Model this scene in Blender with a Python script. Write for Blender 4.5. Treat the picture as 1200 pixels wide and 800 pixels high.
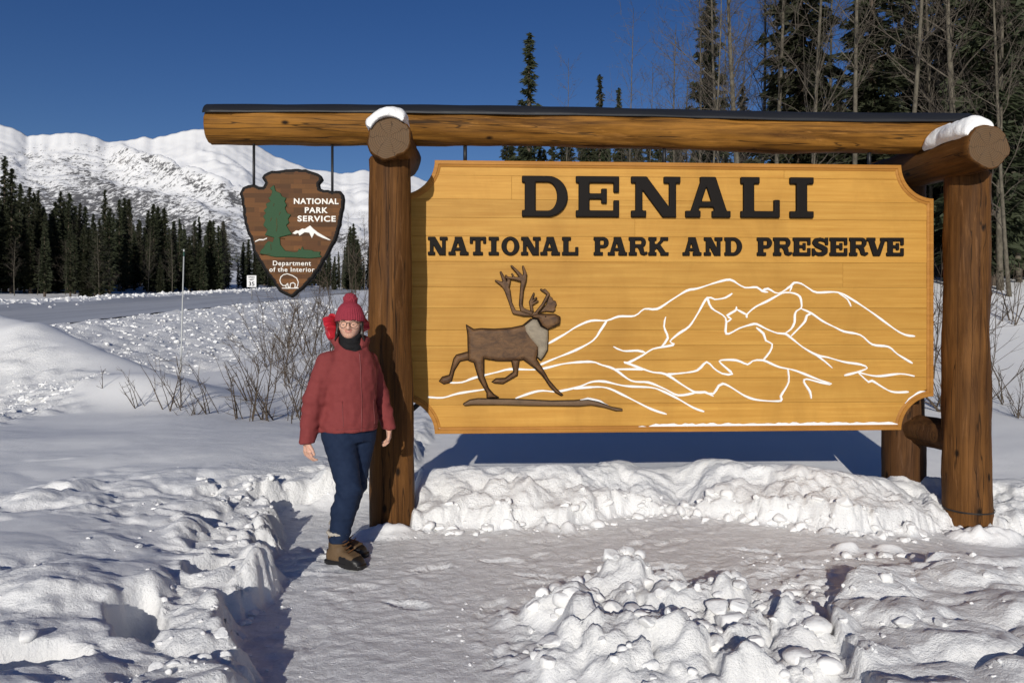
import bpy, math, random
import numpy as np
from mathutils import Vector, Matrix

for o in list(bpy.data.objects):
    bpy.data.objects.remove(o, do_unlink=True)
scene = bpy.context.scene
COL = scene.collection
R = math.radians

# ------------------------------------------------------------------ camera, sky, sun, exposure
EYE = 1.6
F = 870.0                      # focal length in pixels of the 1200 px wide photograph
cam_data = bpy.data.cameras.new('camera')
cam_data.sensor_width = 36.0
cam_data.lens = F / 1200 * 36
cam_data.shift_y = -35 / 1200
cam_data.clip_start = 0.05
cam_data.clip_end = 30000
cam = bpy.data.objects.new('camera', cam_data)
cam.location = (0, 0, EYE)
cam.rotation_euler = (R(90), 0, 0)
COL.objects.link(cam)
scene.camera = cam

SUN_EL, SUN_AZ = 19.0, 8.0     # light travels towards +Y, turned SUN_AZ towards +X
world = bpy.data.worlds.new('World')
scene.world = world
world.use_nodes = True
wn = world.node_tree.nodes
wl = world.node_tree.links
bg = wn['Background']
sky = wn.new('ShaderNodeTexSky')
sky.sky_type = 'NISHITA'
sky.sun_disc = False
sky.sun_elevation = R(SUN_EL)
sky.sun_rotation = R(180 + SUN_AZ)
sky.altitude = 600
sky.air_density = 0.85
sky.dust_density = 0.5
sky.ozone_density = 1.6
bg.inputs['Strength'].default_value = 0.060
hs_ = wn.new('ShaderNodeHueSaturation')
hs_.inputs['Saturation'].default_value = 1.33
hs_.inputs['Hue'].default_value = 0.517
wl.new(sky.outputs['Color'], hs_.inputs['Color'])
wl.new(hs_.outputs['Color'], bg.inputs['Color'])

sun_data = bpy.data.lights.new('sun', 'SUN')
sun_data.energy = 3.6
sun_data.angle = R(0.5)
sun_data.color = (1.0, 0.955, 0.88)
sun = bpy.data.objects.new('sun', sun_data)
sd = Vector((math.sin(R(SUN_AZ)) * math.cos(R(SUN_EL)), math.cos(R(SUN_AZ)) * math.cos(R(SUN_EL)), -math.sin(R(SUN_EL))))
sun.rotation_euler = sd.to_track_quat('-Z', 'Y').to_euler()
sun.location = (-3, -10, 12)
COL.objects.link(sun)

vs = scene.view_settings
vs.view_transform = 'Standard'
vs.look = 'None'
vs.exposure = 0.0
vs.gamma = 1.0
vs.use_curve_mapping = False
scene.cycles.use_denoising = True
scene.cycles.max_bounces = 6
scene.cycles.diffuse_bounces = 3
scene.cycles.use_adaptive_sampling = True
scene.cycles.adaptive_threshold = 0.015

# ------------------------------------------------------------------ helpers
rng = np.random.default_rng(7)
random.seed(7)


def PX(px, py, d):
    """a point of the place from where it is seen and how far away it stands"""
    return ((px - 600) / F * d, d, EYE + (365 - py) / F * d)


def tag(o, label=None, cat=None, group=None, kind=None):
    if label: o['label'] = label
    if cat: o['category'] = cat
    if group: o['group'] = group
    if kind: o['kind'] = kind
    return o


def empty(name, loc=(0, 0, 0), rz=0.0):
    o = bpy.data.objects.new(name, None)
    o.empty_display_size = 0.1
    o.location = loc
    o.rotation_euler = (0, 0, rz)
    COL.objects.link(o)
    return o


def mesh_np(name, V, Fc, smooth=True, mats=(), fmat=None):
    """mesh from a vertex array and an (n,3) or (n,4) face array"""
    V = np.asarray(V, np.float32)
    Fc = np.asarray(Fc, np.int32)
    k = Fc.shape[1]
    me = bpy.data.meshes.new(name)
    me.vertices.add(len(V))
    me.vertices.foreach_set('co', V.ravel())
    me.loops.add(len(Fc) * k)
    me.loops.foreach_set('vertex_index', Fc.ravel())
    me.polygons.add(len(Fc))
    me.polygons.foreach_set('loop_start', np.arange(len(Fc), dtype=np.int32) * k)
    me.polygons.foreach_set('loop_total', np.full(len(Fc), k, np.int32))
    me.polygons.foreach_set('use_smooth', np.full(len(Fc), bool(smooth)))
    for m in mats:
        me.materials.append(m)
    if fmat is not None:
        me.polygons.foreach_set('material_index', np.asarray(fmat, np.int32))
    me.update(calc_edges=True)
    me.validate()
    return me


def obj(name, me, parent=None, mat=None, loc=None):
    o = bpy.data.objects.new(name, me)
    if mat is not None and len(me.materials) == 0:
        me.materials.append(mat)
    if parent is not None:
        o.parent = parent
    if loc is not None:
        o.location = loc
    COL.objects.link(o)
    return o


class MB:
    """collects polygons of any size into one mesh"""
    def __init__(self):
        self.v, self.f = [], []

    def add(self, vs, fs):
        n = len(self.v)
        self.v += [tuple(p) for p in vs]
        self.f += [tuple(i + n for i in f) for f in fs]

    def box(self, x0, x1, y0, y1, z0, z1):
        self.add([(x0, y0, z0), (x1, y0, z0), (x1, y1, z0), (x0, y1, z0), (x0, y0, z1), (x1, y0, z1), (x1, y1, z1), (x0, y1, z1)],
                 [(0, 3, 2, 1), (4, 5, 6, 7), (0, 1, 5, 4), (1, 2, 6, 5), (2, 3, 7, 6), (3, 0, 4, 7)])

    def tube(self, pts, rad, n=8, cap=True):
        pts = [Vector(p) for p in pts]
        if not hasattr(rad, '__len__'): rad = [rad] * len(pts)
        up = Vector((0.31, 0.17, 0.93)).normalized()
        vs, fs = [], []
        for i, p in enumerate(pts):
            t = (pts[min(i + 1, len(pts) - 1)] - pts[max(i - 1, 0)]).normalized()
            a = t.cross(up)
            if a.length < 1e-3: a = t.cross(Vector((1, 0, 0)))
            a.normalize(); b = t.cross(a)
            for k in range(n):
                th = 2 * math.pi * k / n
                vs.append(p + (a * math.cos(th) + b * math.sin(th)) * rad[i])
        for i in range(len(pts) - 1):
            for k in range(n):
                k2 = (k + 1) % n
                fs.append((i * n + k, i * n + k2, (i + 1) * n + k2, (i + 1) * n + k))
        if cap:
            fs.append(tuple(range(n)))
            fs.append(tuple((len(pts) - 1) * n + k for k in range(n))[::-1])
        self.add(vs, fs)

    def mesh(self, name, smooth=False, mats=()):
        me = bpy.data.meshes.new(name)
        me.from_pydata(self.v, [], self.f)
        for p in me.polygons: p.use_smooth = smooth
        for m in mats: me.materials.append(m)
        me.update()
        return me


def tubes_np(segs, n=3):
    """many thin tapered sticks at once: segs is an array of rows x0 y0 z0 r0 x1 y1 z1 r1"""
    S = np.asarray(segs, np.float64)
    p0, r0, p1, r1 = S[:, 0:3], S[:, 3], S[:, 4:7], S[:, 7]
    t = p1 - p0
    t /= np.linalg.norm(t, axis=1, keepdims=True) + 1e-9
    up = np.where(np.abs(t[:, 2:3]) > 0.9, np.array([[1.0, 0, 0]]), np.array([[0, 0, 1.0]]))
    a = np.cross(t, up); a /= np.linalg.norm(a, axis=1, keepdims=True) + 1e-9
    b = np.cross(t, a)
    V = np.zeros((len(S), 2 * n, 3))
    for k in range(n):
        th = 2 * math.pi * k / n
        d = a * math.cos(th) + b * math.sin(th)
        V[:, k] = p0 + d * r0[:, None]
        V[:, n + k] = p1 + d * r1[:, None]
    base = (np.arange(len(S)) * 2 * n)[:, None]
    fs = [base + np.array([[k, (k + 1) % n, n + (k + 1) % n, n + k]]) for k in range(n)]
    return V.reshape(-1, 3), np.concatenate(fs, 0)


# ---- noise
def _h(i, j, s):
    with np.errstate(over='ignore'):
        n = i.astype(np.int64).astype(np.uint32) * np.uint32(374761393) + j.astype(np.int64).astype(np.uint32) * np.uint32(668265263) + np.uint32((int(s) * 982451653) & 0xFFFFFFFF)
        n = (n ^ (n >> np.uint32(13))) * np.uint32(1274126177)
        n = (n ^ (n >> np.uint32(16))) * np.uint32(2246822519)
        n = n ^ (n >> np.uint32(15))
    return (n & np.uint32(0xFFFFFF)).astype(np.float32) * np.float32(1 / 0x1000000)


def pn(x, y, s=0):
    """gradient noise, about -1..1"""
    i, j = np.floor(x), np.floor(y)
    fx, fy = x - i, y - j
    u = fx * fx * fx * (fx * (fx * 6 - 15) + 10)
    v = fy * fy * fy * (fy * (fy * 6 - 15) + 10)

    def g(a, b, dx, dy):
        th = _h(a, b, s) * 2 * np.pi
        return np.cos(th) * dx + np.sin(th) * dy
    n00 = g(i, j, fx, fy); n10 = g(i + 1, j, fx - 1, fy)
    n01 = g(i, j + 1, fx, fy - 1); n11 = g(i + 1, j + 1, fx - 1, fy - 1)
    return 1.5 * ((n00 * (1 - u) + n10 * u) * (1 - v) + (n01 * (1 - u) + n11 * u) * v)


def fbm(x, y, s=0, o=4, g=0.5):
    r, a = 0.0, 1.0
    for k in range(o):
        r = r + a * pn(x * 2 ** k, y * 2 ** k, s + k * 17)
        a *= g
    return r


def lumps(x, y, size, s=0, tilt=0.7, k=1.3, var=0.7):
    """broken, overlapping chunks: the highest of the tilted domes that grow on a jittered grid (0..~1)"""
    x = x / size; y = y / size
    i0, j0 = np.floor(x), np.floor(y)
    best = np.full(np.shape(x), -9.0)
    for di in (-1, 0, 1):
        for dj in (-1, 0, 1):
            i, j = i0 + di, j0 + dj
            dx = x - (i + _h(i, j, s)); dy = y - (j + _h(i, j, s + 1))
            a = _h(i, j, s + 2) * var
            gx = (_h(i, j, s + 3) - 0.5) * 2 * tilt; gy = (_h(i, j, s + 4) - 0.5) * 2 * tilt
            st = 0.6 + 0.8 * _h(i, j, s + 5)
            best = np.maximum(best, a + gx * dx + gy * dy - k * (dx * dx * st + dy * dy / st))
    return np.maximum(best, -0.08)


def plates(x, y, size, s=0, tilt=0.5, k=2.2, var=0.8):
    """blocky broken slabs: tilted, nearly flat tops with steep sides, the highest wins (0..~1)"""
    x = x / size; y = y / size
    i0, j0 = np.floor(x), np.floor(y)
    best = np.full(np.shape(x), -9.0)
    for di in (-1, 0, 1):
        for dj in (-1, 0, 1):
            i, j = i0 + di, j0 + dj
            dx = x - (i + _h(i, j, s)); dy = y - (j + _h(i, j, s + 1))
            th = _h(i, j, s + 6) * 3.1416
            c, q = np.cos(th), np.sin(th)
            a = np.abs(dx * c + dy * q) * (0.8 + 0.6 * _h(i, j, s + 5)); b = np.abs(dy * c - dx * q)
            r = 0.6 * np.maximum(a, b) + 0.28 * (a + b)
            gx = (_h(i, j, s + 3) - 0.5) * 2 * tilt; gy = (_h(i, j, s + 4) - 0.5) * 2 * tilt
            best = np.maximum(best, _h(i, j, s + 2) * var + gx * dx + gy * dy - k * r * r * r * r * 2.5)
    return np.maximum(best, -0.08)


def sstep(a, b, x):
    t = np.clip((x - a) / (b - a), 0, 1)
    return t * t * (3 - 2 * t)


# ---- surfaces from distance fields
def surface_nets(vol, xs, ys, zs):
    """quads of the zero level of vol[i,j,k] (negative inside) on a grid with any spacing"""
    ins = vol < 0
    nx, ny, nz = vol.shape
    c = [(slice(a, nx - 1 + a), slice(b, ny - 1 + b), slice(d, nz - 1 + d)) for a in (0, 1) for b in (0, 1) for d in (0, 1)]
    cnt = sum(ins[q].astype(np.int8) for q in c)
    act = (cnt > 0) & (cnt < 8)
    idx = np.full(act.shape, -1, np.int64)
    I, J, K = np.nonzero(act)
    idx[I, J, K] = np.arange(len(I))
    P = np.zeros((len(I), 3)); N = np.zeros(len(I))
    G = [np.asarray(xs), np.asarray(ys), np.asarray(zs)]
    offs = [(a, b, d) for a in (0, 1) for b in (0, 1) for d in (0, 1)]
    for A in offs:
        for ax in range(3):
            if A[ax]: continue
            Bo = list(A); Bo[ax] = 1
            va = vol[I + A[0], J + A[1], K + A[2]]; vb = vol[I + Bo[0], J + Bo[1], K + Bo[2]]
            m = (va < 0) != (vb < 0)
            t = np.where(m, va / np.where(m, va - vb, 1), 0)
            pa = np.stack([G[0][I + A[0]], G[1][J + A[1]], G[2][K + A[2]]], 1)
            pb = np.stack([G[0][I + Bo[0]], G[1][J + Bo[1]], G[2][K + Bo[2]]], 1)
            P += np.where(m[:, None], pa + (pb - pa) * t[:, None], 0); N += m
    P /= N[:, None]
    Fs = []
    for ax in range(3):
        o1, o2 = [(1, 2), (2, 0), (0, 1)][ax]
        sl = [slice(1, -1)] * 3; sl2 = [slice(1, -1)] * 3
        sl[ax] = slice(0, -1); sl2[ax] = slice(1, None)
        a, b = ins[tuple(sl)], ins[tuple(sl2)]
        for flip, m in ((0, a & ~b), (1, ~a & b)):
            e = np.array(np.nonzero(m))
            for q in range(3):
                if q != ax: e[q] += 1
            def cell(d1, d2):
                f = e.copy(); f[o1] -= d1; f[o2] -= d2
                return idx[f[0], f[1], f[2]]
            q = np.stack([cell(1, 1), cell(0, 1), cell(0, 0), cell(1, 0)], 1)
            if flip: q = q[:, ::-1]
            Fs.append(q)
    Fq = np.concatenate(Fs, 0)
    Fq = Fq[(Fq >= 0).all(1)]
    return P, Fq


def sdf_mesh(name, f, xs, ys, zs, mats, smooth=True, fmat=None):
    X, Y, Z = np.meshgrid(xs, ys, zs, indexing='ij')
    V, Fq = surface_nets(f(X, Y, Z), xs, ys, zs)
    fm = None
    if fmat is not None:
        fm = fmat(V[Fq].mean(1))
    return mesh_np(name, V, Fq, smooth, mats, fm)


def ar(a, b, h):
    return np.linspace(a, b, max(3, int(round((b - a) / h)) + 1))


def smin(a, b, k):
    h = np.clip(0.5 + 0.5 * (b - a) / k, 0, 1)
    return b + (a - b) * h - k * h * (1 - h)


def cap_sdf(X, Y, Z, a, b, ra, rb):
    ax, ay, az = a; bx, by, bz = b
    dx, dy, dz = bx - ax, by - ay, bz - az
    t = np.clip(((X - ax) * dx + (Y - ay) * dy + (Z - az) * dz) / (dx * dx + dy * dy + dz * dz + 1e-12), 0, 1)
    return np.sqrt((X - ax - t * dx) ** 2 + (Y - ay - t * dy) ** 2 + (Z - az - t * dz) ** 2) - (ra + (rb - ra) * t)


def ell_sdf(X, Y, Z, c, r, ux=(1, 0, 0), uy=(0, 1, 0), uz=(0, 0, 1)):
    d = (X - c[0], Y - c[1], Z - c[2])
    q = [sum(d[i] * u[i] for i in range(3)) / rr for u, rr in zip((ux, uy, uz), r)]
    k0 = np.sqrt(q[0] ** 2 + q[1] ** 2 + q[2] ** 2)
    k1 = np.sqrt((q[0] / r[0]) ** 2 + (q[1] / r[1]) ** 2 + (q[2] / r[2]) ** 2)
    return k0 * (k0 - 1) / (k1 + 1e-9)


def poly_sdf(X, Y, poly):
    P = np.asarray(poly, float); n = len(P)
    d = np.full(X.shape, 1e9); ins = np.zeros(X.shape, bool)
    for i in range(n):
        a, b = P[i], P[(i + 1) % n]
        e = b - a
        t = np.clip(((X - a[0]) * e[0] + (Y - a[1]) * e[1]) / (e @ e + 1e-12), 0, 1)
        d = np.minimum(d, (X - a[0] - t * e[0]) ** 2 + (Y - a[1] - t * e[1]) ** 2)
        if a[1] != b[1]:
            c = ((a[1] > Y) != (b[1] > Y)) & (X < (b[0] - a[0]) * (Y - a[1]) / (b[1] - a[1]) + a[0])
            ins ^= c
    d = np.sqrt(d)
    return np.where(ins, -d, d)


def stroke_sdf(X, Y, pts, w):
    """2-D polyline with half-width(s) w"""
    d = np.full(X.shape, 1e9)
    ws = w if hasattr(w, '__len__') else [w] * len(pts)
    for i in range(len(pts) - 1):
        a, b = np.asarray(pts[i], float), np.asarray(pts[i + 1], float)
        e = b - a
        t = np.clip(((X - a[0]) * e[0] + (Y - a[1]) * e[1]) / (e @ e + 1e-12), 0, 1)
        d = np.minimum(d, np.sqrt((X - a[0] - t * e[0]) ** 2 + (Y - a[1] - t * e[1]) ** 2) - (ws[i] + (ws[i + 1] - ws[i]) * t))
    return d


def relief(name, f2, b, h, y0, y1, rnd, mats, edge=None, smooth=True):
    """a carved plate: 2-D distance field f2(u,z) made solid between depth y1 (front, smaller) and y0, its front edge rounded by rnd"""
    u0, u1, z0, z1 = b
    us, zs = ar(u0 - 3 * h, u1 + 3 * h, h), ar(z0 - 3 * h, z1 + 3 * h, h)
    ys = ar(y1 - 0.004, y0 + 0.004, 0.004)
    U, Zg = np.meshgrid(us, zs, indexing='ij')
    d2 = f2(U, Zg)
    D = d2[:, None, :]
    Y = ys[None, :, None]
    wy = y1 - Y
    a, c = D + rnd, wy + rnd
    front = np.minimum(np.maximum(a, c), 0) + np.sqrt(np.maximum(a, 0) ** 2 + np.maximum(c, 0) ** 2) - rnd
    vol = np.maximum(front, Y - y0)
    V, Fq = surface_nets(vol, us, ys, zs)
    fm = None
    if edge:
        cpt = V[Fq].mean(1)
        fm = (f2(cpt[:, 0], cpt[:, 2]) > -edge).astype(np.int32)
    return mesh_np(name, V, Fq, smooth, mats, fm)


def prism(poly, y0, y1, bev=0.0, mb=None):
    """polygon in (u,z), counter-clockwise seen from the front (-y), made solid from y1 (front) to y0 with a chamfered front edge"""
    mb = mb or MB()
    P = [Vector(p) for p in poly]
    n = len(P)
    A = sum(P[i].x * P[(i + 1) % n].y - P[(i + 1) % n].x * P[i].y for i in range(n))
    if A < 0: P.reverse()
    ins = []
    for i in range(n):
        e0 = (P[i] - P[i - 1]).normalized(); e1 = (P[(i + 1) % n] - P[i]).normalized()
        nn = Vector((-e0.y - e1.y, e0.x + e1.x))
        L = nn.length
        nn = nn / L if L > 1e-6 else Vector((-e0.y, e0.x))
        c = max(0.4, nn.dot(Vector((-e0.y, e0.x))))
        ins.append(P[i] + nn * (bev / c))
    v = [(p.x, y1, p.y) for p in ins] + [(p.x, y1 + bev, p.y) for p in P] + [(p.x, y0, p.y) for p in P]
    f = [tuple(range(n))]
    for r in (0, 1):
        if r == 0 and bev == 0: pass
        for i in range(n):
            j = (i + 1) % n
            f.append((r * n + i, (r + 1) * n + i, (r + 1) * n + j, r * n + j))
    f.append(tuple(2 * n + i for i in range(n))[::-1])
    mb.add(v, f)
    return mb


# ---- materials
def mat(name, color=(0.5, 0.5, 0.5), rough=0.6, spec=0.3, metal=0.0):
    m = bpy.data.materials.new(name)
    m.use_nodes = True
    b = m.node_tree.nodes['Principled BSDF']
    b.inputs['Base Color'].default_value = (*color, 1)
    b.inputs['Roughness'].default_value = rough
    b.inputs['Specular IOR Level'].default_value = spec
    b.inputs['Metallic'].default_value = metal
    return m


class NT:
    """short hand for building node trees"""
    def __init__(self, m):
        self.t = m.node_tree; self.b = m.node_tree.nodes['Principled BSDF']

    def n(self, typ, ins=None, **kw):
        nd = self.t.nodes.new('ShaderNode' + typ)
        for k, v in kw.items(): setattr(nd, k, v)
        for k, v in (ins or {}).items():
            if isinstance(v, bpy.types.NodeSocket): self.t.links.new(v, nd.inputs[k])
            else: nd.inputs[k].default_value = v
        return nd

    def coords(self, scale=(1, 1, 1), kind='Object'):
        tc = self.n('TexCoord')
        mp = self.n('Mapping', {'Vector': tc.outputs[kind], 'Scale': scale})
        return mp.outputs['Vector']

    def noise(self, vec, scale, detail=4, rough=0.55, dist=0.0):
        return self.n('TexNoise', {'Vector': vec, 'Scale': scale, 'Detail': detail, 'Roughness': rough, 'Distortion': dist}).outputs['Fac']

    def ramp(self, fac, stops):
        r = self.n('ValToRGB', {'Fac': fac})
        e = r.color_ramp.elements
        while len(e) < len(stops): e.new(0.5)
        for q, (p, c) in zip(e, stops):
            q.position = p
            q.color = (*c, 1) if len(c) == 3 else c
        return r.outputs['Color']

    def mix(self, fac, a, b, mode='MIX'):
        nd = self.t.nodes.new('ShaderNodeMix'); nd.data_type = 'RGBA'; nd.blend_type = mode
        for k, v in ((0, fac), (6, a), (7, b)):
            if isinstance(v, bpy.types.NodeSocket): self.t.links.new(v, nd.inputs[k])
            else: nd.inputs[k].default_value = v if k == 0 else (*v, 1)
        return nd.outputs[2]

    def math(self, op, a, b=0.0, clamp=False):
        nd = self.t.nodes.new('ShaderNodeMath'); nd.operation = op; nd.use_clamp = clamp
        for k, v in ((0, a), (1, b)):
            if isinstance(v, bpy.types.NodeSocket): self.t.links.new(v, nd.inputs[k])
            else: nd.inputs[k].default_value = v
        return nd.outputs[0]

    def bump(self, h, strength=0.3, dist=0.01, normal=None):
        ins = {'Height': h, 'Strength': strength, 'Distance': dist}
        if normal: ins['Normal'] = normal
        return self.n('Bump', ins).outputs['Normal']

    def set(self, name, v):
        if isinstance(v, bpy.types.NodeSocket): self.t.links.new(v, self.b.inputs[name])
        else: self.b.inputs[name].default_value = v

# ------------------------------------------------------------------ materials of the setting
def snow_material(name, ground=False):
    m = mat(name, (0.86, 0.86, 0.85), 0.55, 0.3)
    t = NT(m)
    v = t.coords()
    mid = t.noise(v, 20, 7, 0.66, 0.3)
    fine = t.noise(v, 75, 5, 0.7)
    grain = t.noise(v, 320, 2, 0.6)
    base = t.mix(t.noise(v, 1.7, 4), (0.83, 0.83, 0.82), (0.88, 0.875, 0.86))
    if ground:
        at = t.n('Attribute', attribute_name='packed').outputs['Fac']
        cr = t.n('Attribute', attribute_name='crumble').outputs['Fac']
        v2 = t.coords((1.0, 2.4, 1.0))
        mot = t.noise(v2, 10, 8, 0.75, 0.4)
        pk = t.ramp(mot, [(0.34, (0.66, 0.66, 0.655)), (0.48, (0.78, 0.78, 0.775)), (0.62, (0.90, 0.90, 0.895))])
        base = t.mix(at, base, pk)
        t.set('Roughness', t.math('SUBTRACT', 0.6, t.math('MULTIPLY', at, 0.25)))
        t.set('Specular IOR Level', t.math('ADD', 0.25, t.math('MULTIPLY', at, 0.3)))
        amp = t.math('ADD', t.math('MULTIPLY', cr, 0.8), t.math('ADD', t.math('MULTIPLY', at, 0.5), 0.03))
        h = t.math('MULTIPLY', t.math('ADD', mid, t.math('MULTIPLY', fine, 0.35)), amp)
        h = t.math('ADD', h, t.math('MULTIPLY', fine, 0.09))
        h = t.math('ADD', h, t.math('MULTIPLY', grain, 0.05))
        t.set('Normal', t.bump(h, 0.75, 0.035))
    else:
        h = t.math('ADD', mid, t.math('MULTIPLY', fine, 0.4))
        t.set('Normal', t.bump(h, 0.5, 0.02))
    t.set('Base Color', base)
    return m


M_SNOW = snow_material('snow')
M_GROUND = snow_material('snow_ground', True)

# ------------------------------------------------------------------ the lie of the land
SIGN_A = R(3.0)
P0 = Vector((-0.919, 5.55))                       # foot of the left front post
CU, SU = math.cos(SIGN_A), math.sin(SIGN_A)


def to_world(u, t):
    return P0.x + u * CU - t * SU, P0.y + u * SU + t * CU


def road_z(y):
    return 1.22 + (np.clip(y, -40, 400) - 24) * 0.048


def broad(x, y):
    """the large shapes: level by the sign, rising to the wood on the right and to the road on the left"""
    rise = 0.14 * sstep(7.5, 10.0, y) + 2.6 * sstep(9, 26, y) + 0.03 * np.clip(y - 24, 0, 400)
    ditch = 0.1 * sstep(6, 9, y) + 0.028 * np.clip(y - 12, 0, 300)
    berm = 0.05 * np.exp(-((x + 13.3) / 0.8) ** 2) + 0.40 * np.exp(-((x + 22.3) / 0.9) ** 2)
    road = road_z(y) + berm + 0.05 * np.clip(-22.5 - x, 0, 60)
    k = sstep(-7.0, -13.2, x + 0.6 * fbm(x * 0.15, y * 0.15, 5, 2)) * sstep(4, 12, y)
    left = ditch * (1 - k) + road * k
    far = sstep(45, 75, y)
    w = sstep(-7.5, 3.0, x + 0.12 * np.clip(y - 12, 0, 60))
    z = left * (1 - w) + rise * w
    return z * (1 - far) + far * np.where(x < -8, np.maximum(left, 2.6 + 0.02 * (y - 60)), z)


def xL(y):
    return np.interp(y, [-2, 2.6, 3.2, 3.7, 4.28, 5.06, 5.7, 6.0, 6.25, 6.6, 9], [-0.9, -0.98, -1.07, -1.2, -1.38, -1.62, -1.85, -1.65, -1.15, -0.95, -0.9])


def yB(x):
    return np.interp(x, [-1.1, -0.86, -0.72, -0.4, 0.0, 0.4, 0.7, 0.95, 1.3, 1.7, 2.1, 2.5, 2.9, 3.15, 3.35, 3.6, 3.85, 4.2, 5, 7, 9],
                     [6.05, 5.95, 5.38, 5.42, 5.44, 5.5, 5.62, 5.78, 5.8, 5.72, 5.5, 5.38, 5.5, 5.62, 5.85, 5.95, 5.8, 5.75, 5.9, 6.0, 6.0])


def land(x, y):
    """height, how trodden, how crumbly"""
    x = np.asarray(x, float); y = np.asarray(y, float)
    shp = x.shape
    x = x.ravel(); y = y.ravel()
    z = broad(x, y)
    # drift that runs down from the left towards the shrubs
    t = np.clip((x + 9.6) / 6.2, -1.0, 1)
    ridge = 14.6 - 3.9 * t
    hh = np.interp(t, [-1, -0.3, 0.1, 0.35, 0.6, 0.85, 1], [0.75, 0.92, 1.0, 0.80, 0.46, 0.16, 0])
    dr = (y - ridge) / np.where(y > ridge, 1.1, 1.9)
    drift = np.exp(-dr * dr)
    z = z + hh * drift * (1 + 0.10 * fbm(x * 0.5, y * 0.5, 9, 2))
    z = z + 0.28 * np.exp(-((x + 5.6) / 1.3) ** 2 - ((y - 10.8) / 0.8) ** 2)
    z = z + 0.03 * fbm(x * 0.35, y * 0.35, 21, 2) * sstep(5.5, 10, y)
    z = z - 0.16 * sstep(2.2, 3.7, x) * sstep(3.6, 5.6, y) * sstep(8.5, 6.3, y)
    pk = np.zeros_like(z); cr = np.zeros_like(z)
    near = sstep(13, 8, y) * sstep(-9, -6.5, x) * sstep(10, 7, x) * sstep(-2, 1, y)
    m = near > 0.001
    if m.any():
        a, b, c = near_land(x[m], y[m])
        z[m] += near[m] * a; pk[m] = b * near[m]; cr[m] = c * near[m]
    # rubble thrown up by the plough
    rub = (sstep(-6.4, -7.6, x + 0.8 * pn(x * 0.5, y * 0.5, 3)) * sstep(-14.2, -13.4, x) * sstep(-0.15, 0.5, (y - ridge - 0.6)) + sstep(-21.3, -21.8, x) * sstep(-23.6, -22.6, x) * 0.6) * sstep(70, 25, y)
    m = rub > 0.001
    if m.any():
        xx, yy = x[m], y[m]
        z[m] += rub[m] * (0.10 * np.maximum(0, plates(xx, yy, 0.55, 160, 0.6)) + 0.10 * np.maximum(0, plates(xx, yy, 0.25, 161, 0.8)) - 0.03)
        cr[m] = np.maximum(cr[m], rub[m])
    rub2 = sstep(-5.6, -6.3, x + 0.4 * pn(x, y, 3)) * sstep(-9.5, -8.5, x) * sstep(7.0, 8.0, y) * sstep(12.6, 11.6, y + (x + 7) * 0.8)
    m = rub2 > 0.001
    if m.any():
        z[m] += rub2[m] * 0.09 * np.maximum(0, plates(x[m], y[m], 0.24, 165, 0.7))
        cr[m] = np.maximum(cr[m], rub2[m])
    return z.reshape(shp), pk.reshape(shp), np.clip(cr, 0, 1).reshape(shp)


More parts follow.
